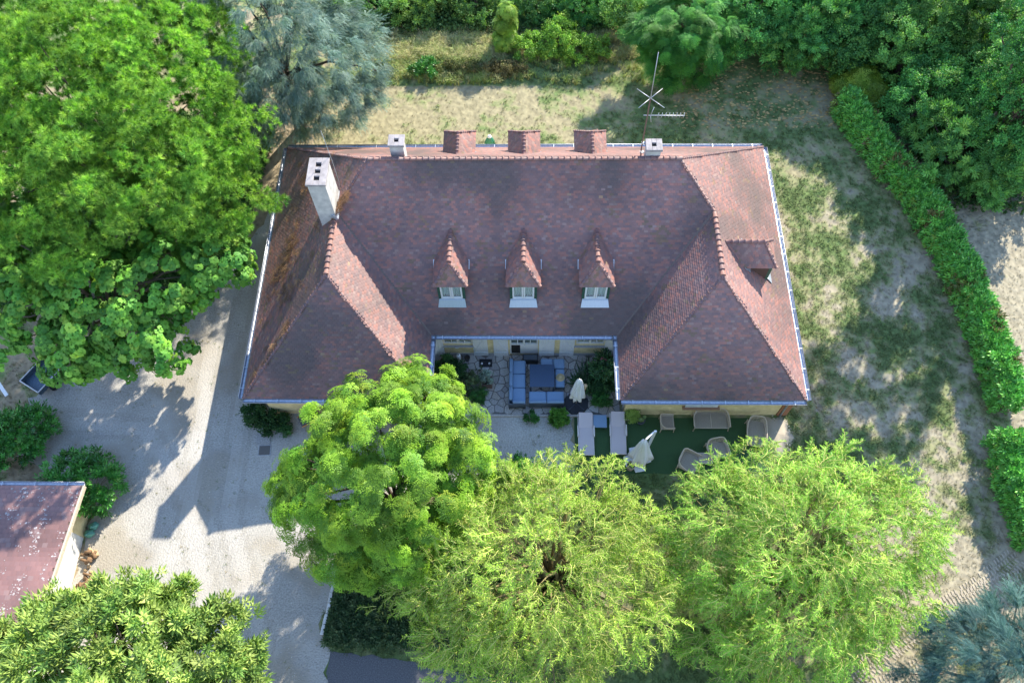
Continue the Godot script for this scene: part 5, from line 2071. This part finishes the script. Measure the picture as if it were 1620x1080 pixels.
func hedge(label: String, line: Array, w: float, h: float) -> void:
	var cv := Curve3D.new()
	for q: Array in line:
		cv.add_point(Vector3(q[0], 0, q[1]))
	var t := thing("laurel_hedge", label, "hedge", Vector3.ZERO, 0.0, "clipped laurel hedges along the lawn")
	var ln := cv.get_baked_length()
	var st := new_st()
	var n := int(ln / 0.5)
	for k in n:
		var a := cv.sample_baked(k * 0.5)
		var b := cv.sample_baked(minf((k + 1) * 0.5, ln))
		var d := (b - a).normalized()
		for j in 4:
			var p := a.lerp(b, rng.randf()) + d.cross(Vector3.UP) * rnd(-w * 0.3, w * 0.3)
			tube(st, [p, p + Vector3(rnd(-0.1, 0.1), h * 0.5, rnd(-0.1, 0.1)), p + Vector3(rnd(-0.25, 0.25), h * 0.92, rnd(-0.25, 0.25))], 0.025, 0.01, 4, false)
	var s := obj("stems", st, M.twig, t)
	s.set_meta("kind", "stuff")
	var xf: Array = []
	var cols := PackedColorArray()
	for k in int(ln * 420):
		var at := rnd(0, ln)
		var p := cv.sample_baked(at)
		var d := (cv.sample_baked(minf(at + 0.2, ln)) - cv.sample_baked(maxf(at - 0.2, 0.0))).normalized()
		var side := d.cross(Vector3.UP)
		var bulge := 1.0 + 0.4 * patch_noise.get_noise_2d(at * 2.2, 3.0)
		var rise := 1.0 + 0.16 * patch_noise.get_noise_2d(at * 3.0, 30.0)
		var u := rnd(-1, 1)
		var out: Vector3
		var pos: Vector3
		if rng.randf() < 0.5:
			pos = p + side * u * w * 0.5 * bulge + Vector3.UP * (h * rise - rnd(0, 0.22) - 0.12 * absf(u * u))
			out = Vector3.UP + side * u * 0.5
		elif rng.randf() < 0.8:
			var sg := signf(u)
			pos = p + side * sg * w * 0.5 * bulge * rnd(0.8, 1.05) + Vector3.UP * rnd(0.05, h * rise)
			out = side * sg + Vector3.UP * 0.5
		else:
			pos = p + side * u * w * 0.4 + Vector3.UP * rnd(0.1, h)
			out = Vector3.UP
		var sc := rnd(0.75, 1.35)
		xf.append(Transform3D(facing(out + unit() * 0.5, rnd(0, TAU)).scaled(Vector3(sc, sc, sc)), pos))
		var c := C3(0.055, 0.23, 0.04).lerp(C3(0.19, 0.54, 0.075), rng.randf()) * (1.0 + 0.3 * patch_noise.get_noise_2d(pos.x * 3.0, pos.z * 3.0))
		if patch_noise.get_noise_2d(pos.x * 2.0 + 8, pos.z * 2.0) > 0.32 and rng.randf() < 0.5:
			c = C3(0.14, 0.13, 0.04)
		if rng.randf() < 0.06:
			c = C3(0.2, 0.34, 0.05)
		c.a = 1.0
		cols.append(c)
	copies("foliage", G.sprig, M.leaf_gloss, xf, cols, t)

func build_trees() -> void:
	var pal_for := [C3(0.045, 0.2, 0.055), C3(0.15, 0.43, 0.085), C3(0.34, 0.56, 0.09)]
	tree("pine_tree", "huge bright green pine with long needle tufts filling the upper left corner", "tree", "", Vector3(-17.4, 0, -22.5), [[-17.83, 10.0, -22.72, 3.45], [-15.47, 9.0, -24.74, 3.12], [-18.74, 8.5, -18.68, 3.39], [-15.11, 9.5, -19.68, 3.1], [-13.52, 7.5, -22.69, 2.24], [-12.28, 6.5, -20.52, 1.44], [-15.41, 8.5, -28.66, 2.64], [-21.23, 8.0, -30.52, 3.47], [-14.01, 6.0, -19.6, 1.84], [-22.7, 9.0, -22.71, 3.56], [-19.64, 5.5, -25.23, 4.31], [-20.49, 5.0, -21.01, 3.86], [-16.62, 5.5, -25.98, 3.18]], 5.0, 0.42, 0.58, 40, G.tuft, M.needle, [C3(0.1, 0.28, 0.045), C3(0.32, 0.58, 0.08), C3(0.5, 0.7, 0.11)], 0, Vector2(0.55, 1.05), 60)
	tree("broadleaf_tree", "green tree with lobed leaves and a bare pale branch above the drive", "tree", "", Vector3(-18.6, 0, -17.6), [[-20.04, 5.0, -16.53, 2.59], [-17.01, 5.2, -16.27, 2.31], [-15.34, 5.0, -17.76, 2.23], [-13.38, 4.8, -18.2, 1.65], [-15.64, 4.2, -15.21, 1.61], [-18.2, 4.0, -14.58, 1.35], [-21.47, 5.0, -18.7, 2.27], [-12.94, 4.6, -19.13, 1.14], [-17.18, 3.2, -14.25, 0.63]], 2.4, 0.3, 0.42, 22, G.lobed, M.leaf, [C3(0.06, 0.22, 0.03), C3(0.2, 0.45, 0.05), C3(0.4, 0.58, 0.07)], 0, Vector2(0.5, 0.9), 8, M.bark_pale)
	var dead := thing("bare_branch", "forked bare whitish branch sticking out of the left broadleaf crown", "branch", Vector3(-17.3, 5.6, -15.9))
	var st := new_st(false)
	tube(st, [Vector3(-0.25, -0.9, 1.1), Vector3(0.1, -0.1, 0.6), Vector3(0.3, 0.5, 0.1), Vector3(0.2, 1.0, -0.4), Vector3(0, 1.25, -0.75)], 0.075, 0.05, 8)
	tube(st, [Vector3(0, 1.25, -0.75), Vector3(-0.45, 1.05, -0.2), Vector3(-0.95, 0.85, 0.25)], 0.05, 0.012, 7)
	tube(st, [Vector3(0.25, 0.3, 0.25), Vector3(-0.1, 0.3, 0.15)], 0.025, 0.008, 6)
	obj("branch_wood", st, M.bark_pale, dead)
	tree("blue_cedar", "grey-blue cedar with feathery drooping sprays behind the left roof corner", "tree", "", Vector3(-12.2, 0, -30.0), [[-12.01, 7.0, -29.14, 3.19], [-9.38, 5.5, -28.71, 2.39], [-14.43, 7.0, -31.25, 2.68], [-11.51, 5.0, -28.01, 2.04], [-8.85, 5.5, -30.79, 1.59], [-8.31, 4.5, -28.08, 1.15], [-16.1, 7.0, -32.13, 2.11], [-11.13, 7.0, -33.41, 2.75], [-12.2, 2.8, -28.71, 1.97], [-9.95, 3.0, -28.93, 1.58], [-13.79, 3.2, -29.39, 1.97]], 4.0, 0.35, 0.36, 18, G.spray, M.needle, [C3(0.08, 0.18, 0.16), C3(0.33, 0.45, 0.4), C3(0.5, 0.58, 0.5)], 1, Vector2(0.6, 1.1), 50)
	tree("ash_tree", "rounded bright green feathery-leaved tree overlapping the left wing's front eave", "tree", "", Vector3(-5.2, 0, -8.9), [[-5.05, 5.2, -9.14, 3.2], [-7.69, 4.2, -8.72, 1.59], [-6.05, 4.8, -10.62, 1.71], [-3.6, 5.4, -11.28, 1.64], [-2.29, 4.6, -9.35, 1.45], [-6.31, 3.8, -7.07, 1.73], [-4.39, 4.2, -6.99, 1.59], [-8.65, 3.8, -8.96, 0.91], [-4.28, 5.2, -12.26, 0.91], [-6.3, 4.6, -11.33, 0.72], [-5.42, 3.2, -6.41, 0.7]], 2.0, 0.24, 0.38, 18, G.rosette, M.leaf, [C3(0.07, 0.2, 0.016), C3(0.27, 0.48, 0.03), C3(0.5, 0.58, 0.05)], 0, Vector2(0.45, 0.85), 14)
	var w_pal := [C3(0.16, 0.32, 0.03), C3(0.42, 0.62, 0.08), C3(0.58, 0.6, 0.11)]
	var n := 0
	for q: Array in [["yellow-green curly willow with bare greyish twigs showing at its middle, bottom centre", Vector3(1.0, 0, -6.0), [[0.38, 4.5, -6.06, 2.99], [-1.75, 4.0, -5.93, 2.14], [2.23, 4.0, -7.54, 2.07], [2.63, 3.5, -4.96, 2.13], [0.12, 4.0, -8.09, 1.39], [-2.09, 3.0, -4.14, 1.53], [0.61, 3.0, -3.52, 2.12], [3.85, 3.2, -6.13, 1.27], [-3.98, 3.0, -5.44, 0.83], [4.72, 3.0, -6.64, 0.7]]], ["wide yellow-green curly willow reaching over the wicker seats, bottom right", Vector3(9.6, 0, -6.2), [[9.44, 4.6, -6.49, 2.83], [7.32, 4.0, -7.92, 1.71], [12.88, 3.6, -7.48, 1.96], [11.57, 4.0, -8.65, 1.4], [8.63, 4.0, -9.19, 1.08], [6.95, 3.4, -6.56, 1.52], [9.32, 3.2, -4.42, 2.35], [12.42, 3.2, -5.52, 1.59], [7.02, 1.5, -4.53, 1.23], [8.13, 1.4, -2.91, 1.27], [14.12, 3.2, -7.7, 0.94]]]]:
		var t := thing("willow_tree", q[0], "tree", q[1], 0.0, "curly willows in front of the house")
		var local: Array = []
		for L: Array in q[2]:
			local.append([L[0] - q[1].x, L[1], L[2] - q[1].z, L[3]])
		if n == 1:
			w_pal = [C3(0.12, 0.31, 0.03), C3(0.35, 0.6, 0.07), C3(0.54, 0.6, 0.1)]
		var heads := crown(t, local, 0.45, 14 if n == 0 else 15, G["strand%d" % n], M.leaf, w_pal, 2, Vector2(0.7, 1.35), -0.55, G["twig%d" % n], M.twig_tint)
		limbs(t, Vector3.ZERO, 1.8, 0.26, heads, 5 if n else 3, M.bark_willow, 0.01)
		n += 1
	tree("front_tree", "large-leaved yellow-green tree at the bottom left corner", "tree", "", Vector3(-12.6, 0, -1.4), [[-12.93, 5.5, -2.73, 2.35], [-15.1, 5.2, -2.55, 1.96], [-10.61, 5.0, -2.61, 1.76], [-12.61, 5.0, -4.08, 1.06], [-14.46, 5.0, -3.76, 1.1], [-16.85, 4.8, -2.77, 1.3], [-9.27, 4.4, -2.19, 0.75], [-12.41, 5.5, -0.53, 2.95]], 2.6, 0.28, 0.34, 14, G.whorl, M.leaf, [C3(0.11, 0.24, 0.045), C3(0.42, 0.55, 0.13), C3(0.58, 0.63, 0.22)], 0, Vector2(0.8, 1.25), 7)
	tree("blue_spruce", "blue-green spruce at the bottom right corner beside the tyre tracks", "tree", "", Vector3(16.3, 0, -2.4), [[15.67, 3.5, -3.09, 1.72], [17.39, 3.2, -4.06, 1.15], [14.61, 2.8, -2.64, 1.09], [16.78, 4.0, -1.98, 1.87]], 1.5, 0.2, 0.4, 30, G.spray, M.needle, [C3(0.035, 0.11, 0.11), C3(0.13, 0.26, 0.25), C3(0.27, 0.4, 0.37)], 1, Vector2(0.6, 1.1), 14)
	tree("yew_tree", "dense green yew with fan-like sprays behind the aerial", "tree", "", Vector3(8.0, 0, -34.2), [[7.86, 3.5, -33.37, 1.63], [6.84, 2.8, -33.7, 1.2], [9.19, 3.0, -34.4, 1.54], [7.62, 1.6, -33.6, 1.16], [9.07, 1.6, -33.83, 1.02], [7.9, 4.0, -34.89, 1.38]], 1.2, 0.2, 0.45, 32, G.fan, M.needle, [C3(0.035, 0.17, 0.04), C3(0.12, 0.37, 0.05), C3(0.26, 0.5, 0.07)], 1, Vector2(0.8, 1.25), 4)
	var forest := [
		["dark green tree at the top edge directly right of the yew", [[12.11, 2.65, -35.74, 2.11], [10.79, 2.39, -35.57, 1.37], [13.32, 2.12, -34.89, 1.19]]],
		["dark green tree at the top edge above the shaded lawn corner", [[15.11, 2.65, -35.47, 2.24], [14.1, 2.12, -34.41, 1.19]]],
		["dark green tree at the top edge above the ferny shrubs", [[17.8, 2.65, -35.45, 2.1], [16.56, 2.39, -33.63, 1.2]]],
		["tall dark green tree at the top edge behind the hedge's upper end", [[20.24, 2.97, -33.42, 2.3], [19.28, 2.65, -34.48, 1.41]]],
		["largest dark green tree filling the top right corner", [[23.3, 3.5, -33.72, 2.93], [24.56, 3.18, -31.8, 1.92]]],
		["green tree overhanging the hedge's upper bend", [[20.25, 2.65, -29.97, 1.85], [21.61, 2.65, -29.12, 1.58]]],
		["green tree below the top right corner tree, with bare grey twigs", [[23.04, 3.18, -29.65, 2.35]]],
		["green tree nearest the bare field, beside the hedge", [[21.11, 2.44, -26.66, 1.85], [22.45, 2.12, -25.36, 1.28], [20.38, 2.12, -28.17, 1.14]]],
		["green tree at the right edge above the bare field", [[24.0, 2.92, -27.02, 2.14], [23.33, 2.23, -25.46, 1.22]]],
		["dark tree at the top edge beside the blue cedar", [[-8.85, 0.6, -38.86, 1.26], [-9.93, 0.5, -38.35, 0.96]]],
		["dark tree at the top edge above the tall dry grass", [[-5.72, 0.6, -39.1, 1.33], [-6.98, 0.5, -38.43, 1.03]]],
		["dark tree at the top edge just left of the pale green bush", [[-3.12, 0.6, -39.02, 1.33]]],
		["dark tree at the top edge just right of the pale green bush", [[0.57, 0.6, -39.1, 1.4]]],
		["dark tree at the top edge above the bramble", [[3.13, 0.7, -38.75, 1.39], [2.22, 0.5, -38.36, 0.81]]],
		["dark tree at the top edge just left of the yew", [[5.31, 1.8, -37.2, 1.2]]],
		["tree beyond the top edge behind the shaded lawn", [[14.48, 3.18, -39.09, 2.79]]],
		["tree beyond the top edge behind the hedge", [[19.99, 3.71, -38.34, 3.07]]],
		["tree beyond the right edge behind the corner tree", [[22.64, 9.0, -26.66, 2.88]]],
	]
	for q: Array in forest:
		var L: Array = q[1]
		var lo: Array = []
		for l: Array in L:
			lo.append(l)
			lo.append([l[0] + 0.3, l[1] * 0.55, l[2] - 0.2, l[3] * 0.85])
		var v := rnd(0.72, 1.2)
		var hue := rnd(0.8, 1.7)
		tree("woodland_tree", q[0], "tree", "trees along the back and right boundary", Vector3(L[0][0], 0, L[0][2]), lo, L[0][1] * 0.4, 0.18, 0.42, 4 if q[0].contains("above the bare field") and q[0].contains("beyond") else 24, [G.cluster, G.whorl, G.cluster][used.get("woodland_tree", 0) % 3], M.leaf, [pal_for[0] * v * Color(hue, 1, 1), pal_for[1] * v * Color(hue, 1, 1), pal_for[2]], 0, Vector2(0.65, 1.15), 10)

func build_shrubs() -> void:
	var lau := [C3(0.03, 0.15, 0.025), C3(0.085, 0.32, 0.04), C3(0.2, 0.44, 0.06)]
	var dark := [C3(0.018, 0.065, 0.022), C3(0.05, 0.135, 0.035), C3(0.1, 0.2, 0.05)]
	hedge("long clipped laurel hedge curving along the right of the lawn", [[16.75, -31.3], [17.1, -30.5], [18.1, -27.7], [19.35, -25.0], [19.98, -22.6], [20.45, -19.8], [20.7, -17.4], [20.8, -15.5], [20.75, -13.5]], 0.8, 1.5)
	hedge("short clipped laurel hedge continuing below the gap at the right edge", [[20.26, -12.3], [20.19, -10.69], [20.22, -9.11], [20.33, -7.6]], 0.85, 1.5)
	bush("laurel_shrub", "glossy green shrub at the left edge above the outbuilding", Vector3(-22.0, 0, -11.96), [[0, 0.8, 0, 1.15], [0.3, 0.6, -0.5, 0.9]], 0.32, 24, G.sprig, M.leaf_gloss, lau, Vector2(0.9, 1.3))
	bush("laurel_shrub", "large glossy green shrub wrapping the outbuilding's roof corner", Vector3(-18.3, 0, -9.7), [[0, 0.8, 0, 1.05], [-0.9, 0.8, -0.45, 0.8], [0.5, 0.6, 0.25, 0.6], [0.35, 0.7, -0.5, 0.8]], 0.32, 24, G.sprig, M.leaf_gloss, lau, Vector2(0.9, 1.3))
	bush("bramble_bush", "sprawling light green bramble behind the house's rear lawn", Vector3(1.5, 0, -35.6), [[0, 0.5, 0, 1.0], [1.3, 0.4, 0.2, 0.85], [-1.4, 0.4, 0.1, 0.8], [2.6, 0.3, 0.3, 0.7], [0.4, 0.7, -0.8, 0.9]], 0.35, 26, G.cluster, M.leaf, [C3(0.09, 0.25, 0.03), C3(0.26, 0.48, 0.06), C3(0.42, 0.54, 0.09)], Vector2(0.6, 1.1))
	bush("fern_shrub", "bright yellow-green ferny shrub in the gap above the hedge's top", Vector3(18.1, 0, -32.6), [[0, 0.7, 0, 0.8], [-0.9, 0.5, -0.2, 0.6], [0.5, 0.6, 0.9, 0.7]], 0.3, 24, G.rosette, M.leaf, [C3(0.1, 0.22, 0.02), C3(0.32, 0.46, 0.05), C3(0.5, 0.52, 0.08)], Vector2(0.7, 1.1))
	bush("pale_green_bush", "upright pale yellow-green bush among the dark trees at the top", Vector3(-1.2, 0, -36.2), [[0, 0.6, 0.2, 0.7], [0, 1.5, 0, 0.55], [0.05, 2.3, -0.1, 0.4]], 0.26, 26, G.fan, M.leaf, [C3(0.1, 0.24, 0.02), C3(0.28, 0.44, 0.05), C3(0.45, 0.5, 0.08)], Vector2(0.6, 0.95))
	bush("bank_shrub", "small dark green shrub at the left end of the low bank row", Vector3(-5.6, 0, -34.2), [[0, 0.2, 0, 0.42], [-0.5, 0.15, 0.1, 0.3]], 0.22, 24, G.sprig, M.leaf_gloss, lau, Vector2(0.8, 1.2))
	bush("bank_shrub", "low olive shrub in the middle of the bank row", Vector3(-3.7, 0, -34.3), [[-0.8, 0.15, 0, 0.42], [-0.1, 0.18, 0.1, 0.42], [0.6, 0.15, 0.05, 0.44]], 0.26, 24, G.cluster, M.leaf_soft, [C3(0.07, 0.11, 0.03), C3(0.2, 0.22, 0.07), C3(0.25, 0.18, 0.1)], Vector2(0.6, 1.0))
	bush("bank_shrub", "low brownish shrub at the right end of the bank row", Vector3(-1.3, 0, -34.25), [[-0.7, 0.16, 0, 0.45], [0.0, 0.15, 0.05, 0.42], [0.7, 0.14, 0.05, 0.4]], 0.26, 24, G.cluster, M.leaf_soft, [C3(0.08, 0.08, 0.03), C3(0.19, 0.17, 0.07), C3(0.22, 0.24, 0.08)], Vector2(0.6, 1.0))
	bush("corner_shrub", "dark spreading shrub at the left wing's front corner", Vector3(-11.2, 0, -12.95), [[0, 0.2, 0, 0.5], [-0.8, 0.3, -0.35, 0.42], [0.55, 0.16, 0.15, 0.35], [-0.8, 0.25, -1.2, 0.4]], 0.24, 26, G.cluster, M.leaf_soft, dark, Vector2(0.6, 1.0))
	var boxc := [C3(0.03, 0.12, 0.03), C3(0.075, 0.22, 0.045), C3(0.13, 0.28, 0.05)]
	bush("boxwood_ball", "round clipped boxwood at the left end of the terrace edge", Vector3(-2.18, 0.06, -14.2), [[0, 0.28, 0, 0.3]], 0.11, 28, G.cluster, M.leaf_soft, boxc, Vector2(0.3, 0.5))
	bush("boxwood_ball", "round green shrub right of the octagonal parasol base", Vector3(3.3, 0.06, -14.05), [[0, 0.25, 0, 0.27]], 0.12, 26, G.sprig, M.leaf_soft, boxc, Vector2(0.4, 0.65))
	bush("grey_green_plant", "pale grey-green plant growing from the square brown planter", Vector3(-1.78, 0.3, -14.95), [[-0.05, 0.35, -0.05, 0.26]], 0.16, 18, G.cluster, M.leaf_soft, [C3(0.15, 0.22, 0.17), C3(0.3, 0.38, 0.3), C3(0.4, 0.45, 0.38)], Vector2(0.4, 0.7), "plant")
	bush("terrace_shrub", "large dark shrub in the terrace's left corner by the gutter", Vector3(-3.6, 0.06, -15.4), [[0, 0.4, 0, 0.5], [0.45, 0.35, 0.15, 0.38], [-0.35, 0.35, 0.2, 0.4]], 0.22, 28, G.cluster, M.leaf_soft, dark, Vector2(0.5, 0.8))
	bush("small_green_plant", "small bright green plant in front of the dark corner shrub", Vector3(-3.3, 0.06, -14.85), [[0, 0.25, 0, 0.26]], 0.13, 24, G.sprig, M.leaf_soft, lau, Vector2(0.4, 0.6), "plant")
	bush("mixed_plant", "bronze and green straggly plants between the pots and the boxwood", Vector3(-2.6, 0.06, -14.75), [[0, 0.3, 0, 0.36], [0.25, 0.25, -0.25, 0.28], [-0.2, 0.22, 0.3, 0.26]], 0.2, 18, G.sprig, M.leaf_soft, [C3(0.05, 0.1, 0.04), C3(0.13, 0.17, 0.07), C3(0.22, 0.12, 0.07)], Vector2(0.5, 0.9), "plant")
	var ole := bush("oleander", "tall dark oleander with pink flowers at the terrace's right corner", Vector3(3.55, 0.06, -15.35), [[0, 0.9, 0, 0.32], [-0.25, 0.7, 0.2, 0.26], [0.1, 0.65, -0.3, 0.28], [0.1, 0.45, 0.4, 0.24]], 0.2, 20, G.sprig, M.leaf_gloss, [C3(0.02, 0.07, 0.025), C3(0.06, 0.15, 0.045), C3(0.1, 0.2, 0.05)], Vector2(0.8, 1.3))
	var xf: Array = []
	var cols := PackedColorArray()
	for k in 26:
		var p := Vector3(rnd(-0.5, 0.35), rnd(0.8, 1.2), rnd(-0.5, 0.6))
		xf.append(Transform3D(facing(Vector3.UP + unit() * 0.5, rnd(0, TAU)).scaled(Vector3.ONE * rnd(0.3, 0.5)), p))
		var c := C3(0.7, 0.24, 0.26) * rnd(0.7, 1.1)
		c.a = 1.0
		cols.append(c)
	copies("flowers", G.cluster, M.leaf_soft, xf, cols, ole)
	var yu := thing("strap_leaved_plant", "dark strap-leaved clump behind the folded white parasol", "plant", Vector3(2.75, 0.06, -15.0))
	xf = []
	cols = PackedColorArray()
	for k in 9:
		xf.append(Transform3D(facing(Vector3.UP + unit() * 0.35, rnd(0, TAU)).scaled(Vector3.ONE * rnd(0.9, 1.35)), Vector3(rnd(-0.5, 0.45), 0.15, rnd(-0.4, 0.65))))
		var c := C3(0.02, 0.07, 0.03).lerp(C3(0.06, 0.14, 0.05), rng.randf())
		c.a = 1.0
		cols.append(c)
	copies("blades", G.blades, M.leaf_gloss, xf, cols, yu)
	bush("dark_fern", "dark feathery ground plant between the parasol and the right wall", Vector3(3.25, 0.06, -14.65), [[0, 0.3, 0, 0.3], [0.3, 0.25, -0.25, 0.25]], 0.15, 18, G.rosette, M.leaf_soft, dark, Vector2(0.4, 0.7), "plant")
	bush("sago_plant", "light green palm-like plant in a pot at the right wing's inner corner", Vector3(4.55, 0.35, -13.25), [[0, 0.05, 0, 0.16], [0.3, 0.0, 0.05, 0.12]], 0.1, 10, G.rosette, M.leaf_soft, [C3(0.1, 0.2, 0.03), C3(0.26, 0.36, 0.07), C3(0.42, 0.42, 0.1)], Vector2(0.55, 0.85), "plant")
	bush("edge_plant", "small dark plant at the terrace edge behind the gravel", Vector3(0.2, 0, -13.25), [[0, 0.16, 0, 0.16], [0.2, 0.12, 0.02, 0.12]], 0.1, 20, G.sprig, M.leaf_soft, boxc, Vector2(0.4, 0.65), "plant")
	bush("edge_plant", "bushy bright green plant at the terrace edge left of the lounger", Vector3(1.45, 0, -13.3), [[0, 0.26, 0.05, 0.26], [-0.05, 0.18, 0.22, 0.18]], 0.12, 24, G.sprig, M.leaf_soft, [C3(0.05, 0.16, 0.025), C3(0.14, 0.32, 0.04), C3(0.25, 0.4, 0.06)], Vector2(0.55, 0.85), "plant")
	bush("gravel_plant", "low green plants at the gravel's lower edge by the willow", Vector3(-0.3, 0, -10.9), [[0, 0.25, 0, 0.4], [0.6, 0.2, 0.1, 0.3]], 0.2, 22, G.sprig, M.leaf_soft, lau, Vector2(0.5, 0.8), "plant")
	# columnar little cactus on the mat
	var ca := thing("cactus_plant", "squat lobed cactus in a dark pot on the mat by the ochre wall", "plant", Vector3(5.0, 0.03, -13.15))
	var st := new_st(false)
	lathe(st, [Vector2(0.001, 0.0), Vector2(0.16, 0.0), Vector2(0.2, 0.22), Vector2(0.17, 0.22), Vector2(0.001, 0.2)], 18, Vector3.ZERO)
	obj("pot_body", st, M.dark_plastic, ca)
	for q: Array in [[0.0, 0.3, 0.0, 0.14], [0.12, 0.42, -0.05, 0.1], [-0.05, 0.46, 0.08, 0.1]]:
		st = new_st(false)
		lathe(st, [Vector2(0.001, -q[3] * 1.4), Vector2(q[3] * 0.8, -q[3] * 0.7), Vector2(q[3], 0.0), Vector2(q[3] * 0.75, q[3] * 0.9), Vector2(0.001, q[3] * 1.3)], 20, Vector3(q[0], q[1], q[2]), 0.1, 9)
		obj("cactus_lobe", st, M.cactus, ca)
	# dark ground cover under the trees by the road
	xf = []
	cols = PackedColorArray()
	for k in 5200:
		var z := rnd(-7.6, -3.75)
		var x := rnd(-7.45 + (-7.0 - z) * 0.12, -1.0)
		var hgt := 0.12 + 0.3 * absf(patch_noise.get_noise_2d(x * 2.0, z * 2.0))
		xf.append(Transform3D(facing(Vector3.UP + unit() * 0.5, rnd(0, TAU)).scaled(Vector3.ONE * rnd(0.7, 1.3)), Vector3(x, hgt * rng.randf(), z)))
		var c := C3(0.03, 0.085, 0.03).lerp(C3(0.11, 0.16, 0.07), rng.randf())
		c.a = 1.0
		cols.append(c)
	tag(copies("ground_cover", G.sprig, M.leaf_soft, xf, cols), "dark leafy ground cover between the kerb stones and the road", "ground cover", "", "stuff")
	# ivy below the pine
	xf = []
	cols = PackedColorArray()
	for k in 9000:
		var x := rnd(-26.0, -13.2)
		var z := rnd(-31.0, -18.6)
		if Geometry2D.is_point_in_polygon(Vector2(x, z), gravel_poly) or x > -13.4 - (z + 31.0) * 0.1:
			continue
		xf.append(Transform3D(facing(Vector3.UP + unit() * 0.5, rnd(0, TAU)).scaled(Vector3.ONE * rnd(0.8, 1.6)), Vector3(x, rnd(0, 0.25), z)))
		var c := C3(0.03, 0.1, 0.03).lerp(C3(0.1, 0.2, 0.05), rng.randf())
		c.a = 1.0
		cols.append(c)
	tag(copies("ivy_cover", G.sprig, M.leaf_soft, xf, cols), "dark green ivy covering the ground below the huge pine", "ivy", "", "stuff")
	# undergrowth below the boundary trees
	xf = []
	cols = PackedColorArray()
	for k in 9000:
		var x := rnd(-12, 30)
		var z := rnd(-44, -30)
		if x < 15.0:
			z = rnd(-44, -37.2)
		elif x < hedge_line(z) + 1.2:
			continue
		if k % 4 == 0 and x > 20.5:
			z = rnd(-30, -24.5)
		xf.append(Transform3D(facing(Vector3.UP + unit() * 0.6, rnd(0, TAU)).scaled(Vector3.ONE * rnd(1.0, 2.2)), Vector3(x, rnd(0, 0.5), z)))
		var c := C3(0.025, 0.08, 0.025).lerp(C3(0.1, 0.18, 0.04), rng.randf())
		c.a = 1.0
		cols.append(c)
	tag(copies("undergrowth", G.cluster, M.leaf_soft, xf, cols), "leafy undergrowth on the ground below the boundary trees", "undergrowth", "", "stuff")

# ---------------------------------------------------------------- scene
func _ready() -> void:
	rng.seed = 20240
	soil_noise.seed = 5
	soil_noise.frequency = 0.13
	soil_noise.fractal_octaves = 4
	patch_noise.seed = 11
	patch_noise.frequency = 0.32
	patch_noise.fractal_octaves = 3
	var cam := Camera3D.new()
	cam.name = "camera"
	cam.fov = 46.16
	cam.near = 0.2
	cam.far = 900.0
	cam.position = Vector3(0, 33, 0)
	cam.basis = Basis(Vector3.UP, deg_to_rad(2.307)) * Basis(Vector3.RIGHT, deg_to_rad(-62.55)) * Basis(Vector3(0, 0, 1), deg_to_rad(-1.936))
	add_child(cam)
	var sky := ProceduralSkyMaterial.new()
	sky.sky_top_color = lin(0.14, 0.25, 0.5)
	sky.sky_horizon_color = lin(0.82, 0.9, 0.97)
	sky.sky_curve = 0.28
	sky.ground_horizon_color = lin(0.4, 0.42, 0.42)
	sky.ground_bottom_color = lin(0.2, 0.19, 0.16)
	sky.sky_energy_multiplier = 1.12
	var env := Environment.new()
	env.background_mode = Environment.BG_SKY
	env.sky = Sky.new()
	env.sky.sky_material = sky
	env.tonemap_mode = Environment.TONE_MAPPER_LINEAR
	env.tonemap_exposure = 2.45
	env.sdfgi_enabled = true
	env.ssao_enabled = true
	env.ssil_enabled = true
	var we := WorldEnvironment.new()
	we.name = "environment"
	we.environment = env
	add_child(we)
	var sun := DirectionalLight3D.new()
	sun.name = "sun"
	sun.light_energy = 1.6
	sun.light_color = Color(1.0, 0.96, 0.89)
	sun.light_angular_distance = 0.5
	sun.shadow_enabled = true
	sun.basis = Basis.looking_at(Vector3(-0.82, -1.0, 1.35).normalized(), Vector3.UP)
	add_child(sun)
	make_materials()
	M.track = grain(mat(0.47, 0.41, 0.32, 0.95), 0.05, Color(0.75, 0.75, 0.75), Color(1, 1, 1), 1.5, 70, 1.0)
	M.cactus = grain(mat(0.2, 0.27, 0.1, 0.7), 0.05, Color(0.6, 0.7, 0.6), Color(1, 1, 1), 2.0, 71)
	make_leaf_shapes()
	make_tile_shapes()
	build_ground()
	build_surfaces()
	build_house()
	build_garage()
	build_terrace()
	build_trees()
	build_shrubs()
	build_furniture()
	build_small_things()
	build_grass()
